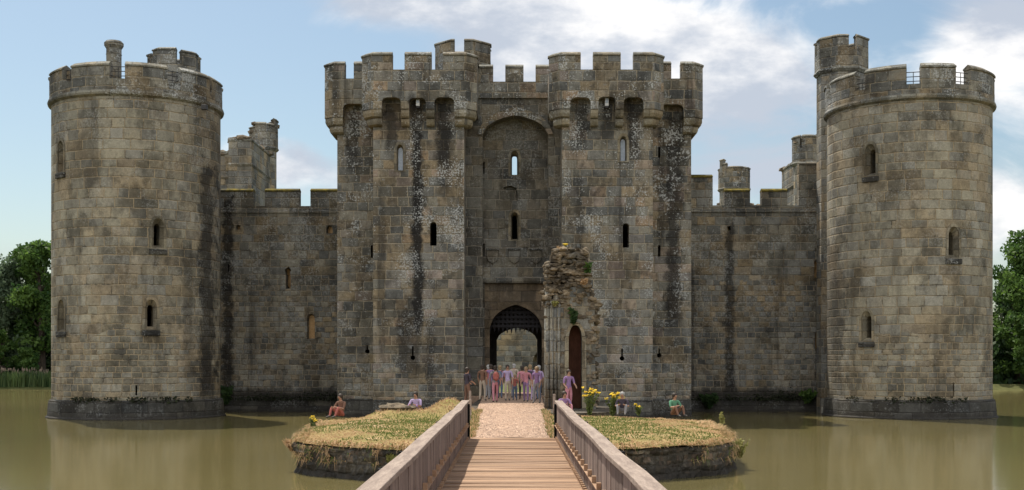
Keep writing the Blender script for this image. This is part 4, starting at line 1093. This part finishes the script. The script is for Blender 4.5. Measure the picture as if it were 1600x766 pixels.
weed('bush', 'low green bush at the right foot of the gatehouse', X(1108,72.8), 72.9, .3, .9, 20, 20, 0, 'leaf_dark', .8, 'bush', .05, None, .2)
for k, (px, Y, h, lab) in enumerate(((618,46.5,.30,'white flowered weed on the left mound'),(690,47.3,.34,'dry seed heads at the left foot of the grassy mound'),(706,47.6,.42,'dry seed heads on top of the grassy mound'))):
    weed('dry_weed', lab, X(px,Y), Y, lawn_z(X(px,Y),Y)-.03, h, 14, 30+k, 0, 'dry', .4, 'plant', .05, None, .06)

# ------------------------------------------------------------------ people
def cloth(name, c): return simple(name, tuple(q*.85 for q in c), c, 5, .9, .004, .15)
SK = simple('skin', (.30,.165,.11), (.38,.22,.15), 4, .6, 0, .3)
HAIRS = [simple('dark hair', (.025,.018,.014), (.05,.035,.025), 20, .6, 0), simple('fair hair', (.22,.15,.08), (.30,.21,.12), 20, .6, 0), simple('grey hair', (.25,.24,.23), (.35,.34,.33), 20, .6, 0)]
SHOE = simple('shoes', (.05,.045,.04), (.09,.08,.07), 5, .7, 0)
def person(label, x, y, z, yaw, top, bottom, hair=0, seat=False, stride=.14, h=1.7, hat=None, arm=0.0, lean=0.0):
    s = h/1.7; T = thing('person', label, 'person', (x, y, z), 'visitors around the gate path')
    J = {}
    if not seat:
        J.update(pel=(0,0,.93), sp=(0,lean*.3,1.12), ch=(0,lean*.8,1.34), nk=(0,lean,1.47), h0=(0,lean+.01,1.545), h1=(0,lean+.02,1.615), h2=(0,lean+.01,1.675), ns=(0,lean+.125,1.60))
        for sd, sg in (('l',-1),('r',1)):
            q = stride*sg
            J.update({'hp'+sd:(.09*sg,0,.88),'kn'+sd:(.10*sg,q*.55+.03,.49),'an'+sd:(.10*sg,q-.03,.09),'to'+sd:(.11*sg,q+.15,.045),
                'sh'+sd:(.185*sg,lean*.85,1.40),'el'+sd:(.235*sg,-q*.5+lean*.8-.02+arm*.1,1.13),'wr'+sd:(.225*sg,-q+lean*.8+.06+arm*.28,.90+arm*.25),'ha'+sd:(.215*sg,-q+lean*.8+.09+arm*.34,.82+arm*.3)})
    else:
        J.update(pel=(0,0,.12), sp=(0,.03,.32), ch=(0,.08,.53), nk=(0,.11,.66), h0=(0,.13,.735), h1=(0,.14,.805), h2=(0,.13,.865), ns=(0,.245,.79))
        for sd, sg in (('l',-1),('r',1)):
            J.update({'hp'+sd:(.10*sg,.06,.11),'kn'+sd:(.17*sg,.42,.42),'an'+sd:(.14*sg,.56,.08),'to'+sd:(.15*sg,.75,.045),
                'sh'+sd:(.185*sg,.08,.60),'el'+sd:(.25*sg,.22,.36),'wr'+sd:(.15*sg,.42,.40),'ha'+sd:(.10*sg,.48,.43)})
    rad = dict(pel=.135, sp=.125, ch=.14, nk=.062, h0=.078, h1=.098, h2=.08, ns=.016, hp=.092, kn=.062, an=.042, to=.036, sh=.068, el=.045, wr=.032, ha=.038)
    if seat is False and stride < 0: pass
    edges = [('pel','sp'),('sp','ch'),('ch','nk'),('nk','h0'),('h0','h1'),('h1','h2'),('h1','ns')]
    for sd in 'lr': edges += [('pel','hp'+sd),('hp'+sd,'kn'+sd),('kn'+sd,'an'+sd),('an'+sd,'to'+sd),('ch','sh'+sd),('sh'+sd,'el'+sd),('el'+sd,'wr'+sd),('wr'+sd,'ha'+sd)]
    # fingers: four and a thumb from each hand
    for sd, sg in (('l',-1),('r',1)):
        hx, hy, hz = J['ha'+sd]; d = (Vector(J['ha'+sd]) - Vector(J['wr'+sd])).normalized()
        for f_, (off, ln) in enumerate(((-.03,.075),(-.01,.085),(.01,.08),(.03,.062))):
            J['f%d%s' % (f_, sd)] = tuple(Vector((hx, hy+off, hz)) + d*ln); rad['f%d' % f_] = .009; edges.append(('ha'+sd, 'f%d%s' % (f_, sd)))
        J['th'+sd] = tuple(Vector((hx-.035*sg, hy+.035, hz)) + d*.02); rad['th'] = .011; edges.append(('ha'+sd, 'th'+sd))
    names = list(J); idx = {n_: i for i, n_ in enumerate(names)}
    me = bpy.data.meshes.new('person'); me.from_pydata([J[n_] for n_ in names], [(idx[a], idx[b_]) for a, b_ in edges], []); me.update()
    o = bpy.data.objects.new('tmp', me); C.objects.link(o)
    sm = o.modifiers.new('s', 'SKIN'); sm.use_smooth_shade = True; sm.branch_smoothing = .6
    if not me.skin_vertices: raise RuntimeError('no skin layer')
    for n_, sv in zip(names, me.skin_vertices[0].data):
        k = n_ if n_ in rad else n_[:-1]; r = rad[k]; sv.radius = (r, r*(.78 if n_ in ('pel','sp','ch') else 1)); sv.use_root = n_ == 'pel'
    sb = o.modifiers.new('d', 'SUBSURF'); sb.levels = 1; sb.render_levels = 1
    dg = bpy.context.evaluated_depsgraph_get(); dg.update()
    bme = bpy.data.meshes.new_from_object(o.evaluated_get(dg)); bpy.data.objects.remove(o); bpy.data.meshes.remove(me)
    seg = [(Vector(J[a]), Vector(J[b_]), a, b_) for a, b_ in edges]
    def region(c):
        best = None
        for a, b_, na, nb in seg:
            ab = b_-a; k = max(0, min(1, (c-a).dot(ab)/ab.length_squared)); d = (c-a-ab*k).length
            if best is None or d < best[0]: best = (d, na, nb, k)
        _, na, nb, k = best
        if nb[:2] in ('nk',) : return 1 if k < .75 else 0
        if na in ('nk','h0','h1'): return 0
        if nb in ('sp','ch') or nb[:2] == 'sh': return 1
        if nb[:2] == 'el': return 1
        if nb[:2] in ('hp','kn','an'): return 2
        if nb[:2] == 'to': return 3
        return 0
    mi = [region(p.center) for p in bme.polygons]
    bme.transform(Matrix.Translation((x,y,z)) @ Matrix.Rotation(yaw, 4, 'Z') @ Matrix.Scale(s, 4))
    bme.materials.clear()
    for m_ in (SK, top, bottom, SHOE): bme.materials.append(m_)
    bme.polygons.foreach_set('material_index', mi); bme.polygons.foreach_set('use_smooth', [True]*len(bme.polygons))
    b_o = bpy.data.objects.new('body', bme); C.objects.link(b_o); child_of(b_o, T)
    W = Matrix.Translation((x,y,z)) @ Matrix.Rotation(yaw, 4, 'Z') @ Matrix.Scale(s, 4)
    hc = Vector(J['h1'])
    hb = MB().blob(hc + Vector((0,-.022,.028)), (.104,.106,.10), hair*3+x, 2, .06)
    hb.blob(hc + Vector((0,-.055,-.05)), (.085,.06,.10), hair+x, 2, .08)
    hb.v = [tuple(W @ Vector(p)) for p in hb.v]; put('hair', hb, HAIRS[hair], T, smooth=True)
    eb = MB()
    for sg in (-1, 1): eb.blob(hc + Vector((.034*sg, .088, .0)), (.012,.008,.008), 1, 1, 0)
    eb.blob(hc + Vector((0,.088,-.062)), (.022,.006,.006), 1, 1, 0)
    eb.v = [tuple(W @ Vector(p)) for p in eb.v]; put('face_features', eb, SHOE, T, smooth=True)
    return T
PINK = cloth('dusty pink cloth', (.50,.22,.26)); MAUVE = cloth('mauve cloth', (.26,.16,.30)); LILAC = cloth('lilac cloth', (.42,.33,.50)); RUST = cloth('rust red cloth', (.36,.12,.10))
DENIM = cloth('denim cloth', (.10,.13,.20)); GREYC = cloth('grey cloth', (.22,.21,.22)); STONE = cloth('stone coloured cloth', (.42,.35,.28)); GREEN = cloth('green cloth', (.10,.24,.15)); BROWN = cloth('brown cloth', (.18,.10,.07)); DARK = cloth('dark cloth', (.06,.05,.065)); WHITE = cloth('white cloth', (.6,.56,.56))
gz = 1.15
person('adult in a mauve top walking out alone past the ruin', 1.12, 55.0, gz, PI-.3, MAUVE, GREYC, 1, h=1.66, stride=.16)
person('adult in dark clothes standing left of the path on the causeway', -2.0, 54.2, 1.06, -.9, DARK, BROWN, 0, h=1.72, stride=.04, arm=.6)
person('adult in mauve and pink standing in front of the dark ruin doorway', 2.35, 50.4, 1.05, PI+.4, MAUVE, PINK, 0, h=1.66, stride=.05, arm=.5)
def backpack(label, x, y, z, yaw, mat):
    T = thing('backpack', label, 'backpack', (x, y, z)); W = Matrix.Translation((x, y, z)) @ Matrix.Rotation(yaw, 4, 'Z')
    b_ = MB().blob((0, -.24, 1.22), (.15,.09,.22), 3, 2, .06); p = MB().blob((0, -.33, 1.13), (.10,.04,.09), 5, 2, .06); st = MB()
    for sg in (-1, 1): st.tube([(sg*.10,-.17,1.38),(sg*.12,-.02,1.47),(sg*.12,.12,1.36),(sg*.13,.10,1.18),(sg*.13,-.14,1.08)], .018, 6)
    for m_ in (b_, p, st): m_.v = [tuple(W @ Vector(q)) for q in m_.v]
    put('bag', b_, mat, T, smooth=True); put('pocket', p, mat, T, smooth=True); put('strap', st, SHOE, T)
backpack('dark blue backpack worn by the adult in pink with denim', -.62, 62.3, gz, -.1, DENIM)
backpack('rust red backpack worn by the adult in grey and pink at the front', -.78, 56.6, gz, .15, RUST)
backpack('dark backpack worn by the adult in mauve walking away near the ruin', .92, 61.8, gz, -.05, DARK)
person('adult in a grey top and pink trousers at the front left of the walking group', -.78, 56.6, gz, .15, GREYC, PINK, 0, h=1.7, stride=.18)
person('adult in pink and mauve clothes at the front right of the walking group', .66, 57.2, gz, PI-.2, PINK, MAUVE, 1, h=1.64, stride=-.12)
person('child in a white top holding back behind the adult in pink and mauve', 1.02, 58.6, gz, -.3, WHITE, LILAC, 1, h=1.2, stride=.07)
person('adult in lilac and denim at the right edge of the path by the ruin', 1.32, 60.0, gz, .5, LILAC, DENIM, 2, h=1.69, stride=.05)
person('adult in a brown top and stone trousers at the left edge of the path', -1.42, 58.4, gz, -.4, BROWN, STONE, 0, h=1.73, stride=.06)
person('adult in a mauve top and grey trousers walking furthest left towards the gate', -1.05, 60.5, gz, .1, MAUVE, GREYC, 0, h=1.74)
person('adult in a dusty pink top and denim walking just right of the mauve one', -.62, 62.3, gz, -.1, PINK, DENIM, 1, stride=-.15, h=1.68)
person('adult in a lilac top at the front middle of the group facing the bridge', -.22, 58.8, gz, PI+.15, LILAC, STONE, 0, h=1.72)
person('child in rust red beside the adult in lilac', .14, 59.3, gz, PI-.1, RUST, DENIM, 1, h=1.25, stride=.08)
person('adult in pale stone clothing in the rear of the walking group', .10, 63.2, gz, 0, STONE, GREYC, 2, h=1.76)
person('adult in a pink top with dark trousers near the middle of the path', .50, 60.4, gz, .05, PINK, DARK, 0, h=1.66, stride=-.16)
person('adult in mauve with stone trousers walking away near the ruin', .92, 61.8, gz, -.05, MAUVE, STONE, 1, h=1.72)
person('adult in white and rust under the right side of the gate arch', 1.25, 63.6, gz, 0, WHITE, RUST, 0, h=1.7, stride=.1)
person('adult in rust red top under the left side of the gate arch', -1.25, 64.0, gz, .1, RUST, GREYC, 2, h=1.7, stride=.1)
person('person in lilac sitting at the back of the left lawn beside the mound', X(652,47.6), 47.4, .98, PI*.9, LILAC, MAUVE, 0, True)
person('person in brown sitting at the far left back corner of the island', X(536,46.4), 46.3, .93, PI*.8, BROWN, RUST, 0, True)
person('person in mauve sitting by the path behind the right lawn', X(880,47.4), 47.3, 1.0, PI*1.1, MAUVE, PINK, 0, True)
person('person in dark clothes sitting right of the yellow flowers', X(973,47.6), 47.7, .97, PI*.95, DARK, GREYC, 2, True)
person('person in a green top sitting at the right back corner of the lawn', X(1053,46.6), 46.9, .95, PI*1.15, GREEN, BROWN, 0, True)

# ------------------------------------------------------------------ camera, sky, sun
cam = bpy.data.cameras.new('camera'); co = bpy.data.objects.new('camera', cam); C.objects.link(co)
co.location = (0, 0, EYE); co.rotation_euler = (PI/2, 0, 0)
cam.sensor_width = 36; cam.lens = 36*F/1600; cam.shift_y = (HZ-383)/1600; cam.clip_start = .1; cam.clip_end = 9000
sc = bpy.context.scene; sc.camera = co

EL, AZ = math.radians(61), math.radians(31)         # sun behind the castle, a little to the left
sun_dir = Vector((-math.sin(AZ)*math.cos(EL), math.cos(AZ)*math.cos(EL), math.sin(EL)))
sl = bpy.data.lights.new('sun', 'SUN'); sl.energy = 3.3; sl.angle = math.radians(.5); sl.color = (1, .93, .82)
so = bpy.data.objects.new('sun', sl); C.objects.link(so); so.location = (0, 0, 60)
so.rotation_euler = sun_dir.to_track_quat('Z', 'Y').to_euler()

wd = bpy.data.worlds.new('World'); sc.world = wd; wd.use_nodes = True
t = NT(wd.node_tree); bg = wd.node_tree.nodes['Background']
sky = t.new('ShaderNodeTexSky', sky_type='NISHITA'); sky.sun_disc = False
sky.sun_elevation = EL; sky.sun_rotation = -AZ; sky.air_density = 1.0; sky.dust_density = 1.5; sky.ozone_density = .8
tc = t.new('ShaderNodeTexCoord').outputs['Generated']
sp = t.new('ShaderNodeSeparateXYZ'); t.put(sp.inputs[0], tc)
up = t.math('MAXIMUM', sp.outputs[2], .0)
den = t.math('ADD', t.math('ABSOLUTE', sp.outputs[1]), .25)
uu = t.math('DIVIDE', sp.outputs[0], den); ww = t.math('DIVIDE', sp.outputs[2], den)
cv = t.new('ShaderNodeCombineXYZ'); t.put(cv.inputs[0], uu); t.put(cv.inputs[1], t.math('MULTIPLY', ww, 1.9)); t.put(cv.inputs[2], t.math('MULTIPLY', sp.outputs[1], .3))
cn = t.noise(cv.outputs[0], 6.0, 9, .58, .5)
# where the cloud banks stand (direction across, direction up, widths, amount)
def uw(px, py):
    d = Vector((px-CX, F, HZ-py)).normalized(); q = abs(d.y)+.25; return d.x/q, d.z/q
bias = None
for (px, py, rx, ry, k) in ((1010,60,260,100,.34),(600,20,90,40,.14),(430,250,90,60,.12),(700,0,170,45,.22),(1190,170,180,110,.20),(1580,130,140,150,.28),(1590,320,110,90,.24),(1480,100,120,60,.12),(450,260,110,50,.13),(345,215,60,40,.10),(1290,30,60,90,.06),(1400,30,110,50,-.20),(250,120,260,160,-.16),(60,330,150,160,-.04)):
    a, c = uw(px, py); a2, _ = uw(px+rx, py); _, c2 = uw(px, py-ry)
    g = t.math('ADD', t.math('POWER', t.math('DIVIDE', t.math('SUBTRACT', uu, a), abs(a2-a)), 2), t.math('POWER', t.math('DIVIDE', t.math('SUBTRACT', ww, c), abs(c2-c)), 2))
    g = t.math('MULTIPLY', t.math('POWER', 2.718, t.math('MULTIPLY', g, -1)), k)
    bias = g if bias is None else t.math('ADD', bias, g)
cm_ = t.step(t.math('ADD', cn, bias), .54, .76)
shade = t.noise(t.vmath('ADD', cv.outputs[0], (3.1, 1.7, 0)), 8.0, 8, .58)
ccol = t.mix(t.step(shade, .42, .64), (3.9,4.25,4.9), (8.2,7.95,7.7))
skyc = t.mix(1.0, sky.outputs[0], (.80,.84,.80), 'MULTIPLY')
fin = t.mix(t.math('MULTIPLY', cm_, .92), skyc, ccol)
# unseen bright cloud added behind the camera to light the shaded facade
back = t.math('MULTIPLY', t.step(t.math('MULTIPLY', sp.outputs[1], -1), -.15, .35), t.step(t.math('ADD', cn, .16), .48, .66))
fin = t.mix(t.math('MULTIPLY', back, .85), fin, (12,11.9,11.8))
t.put(bg.inputs['Color'], fin); bg.inputs['Strength'].default_value = .080
sc.view_settings.view_transform = 'Standard'; sc.view_settings.look = 'None'; sc.view_settings.exposure = .88; sc.view_settings.gamma = 1
sc.view_settings.use_curve_mapping = False
sc.cycles.max_bounces = 6; sc.cycles.diffuse_bounces = 3; sc.cycles.glossy_bounces = 3; sc.cycles.transmission_bounces = 3
sc.cycles.caustics_reflective = False; sc.cycles.caustics_refractive = False
sc.cycles.use_denoising = True
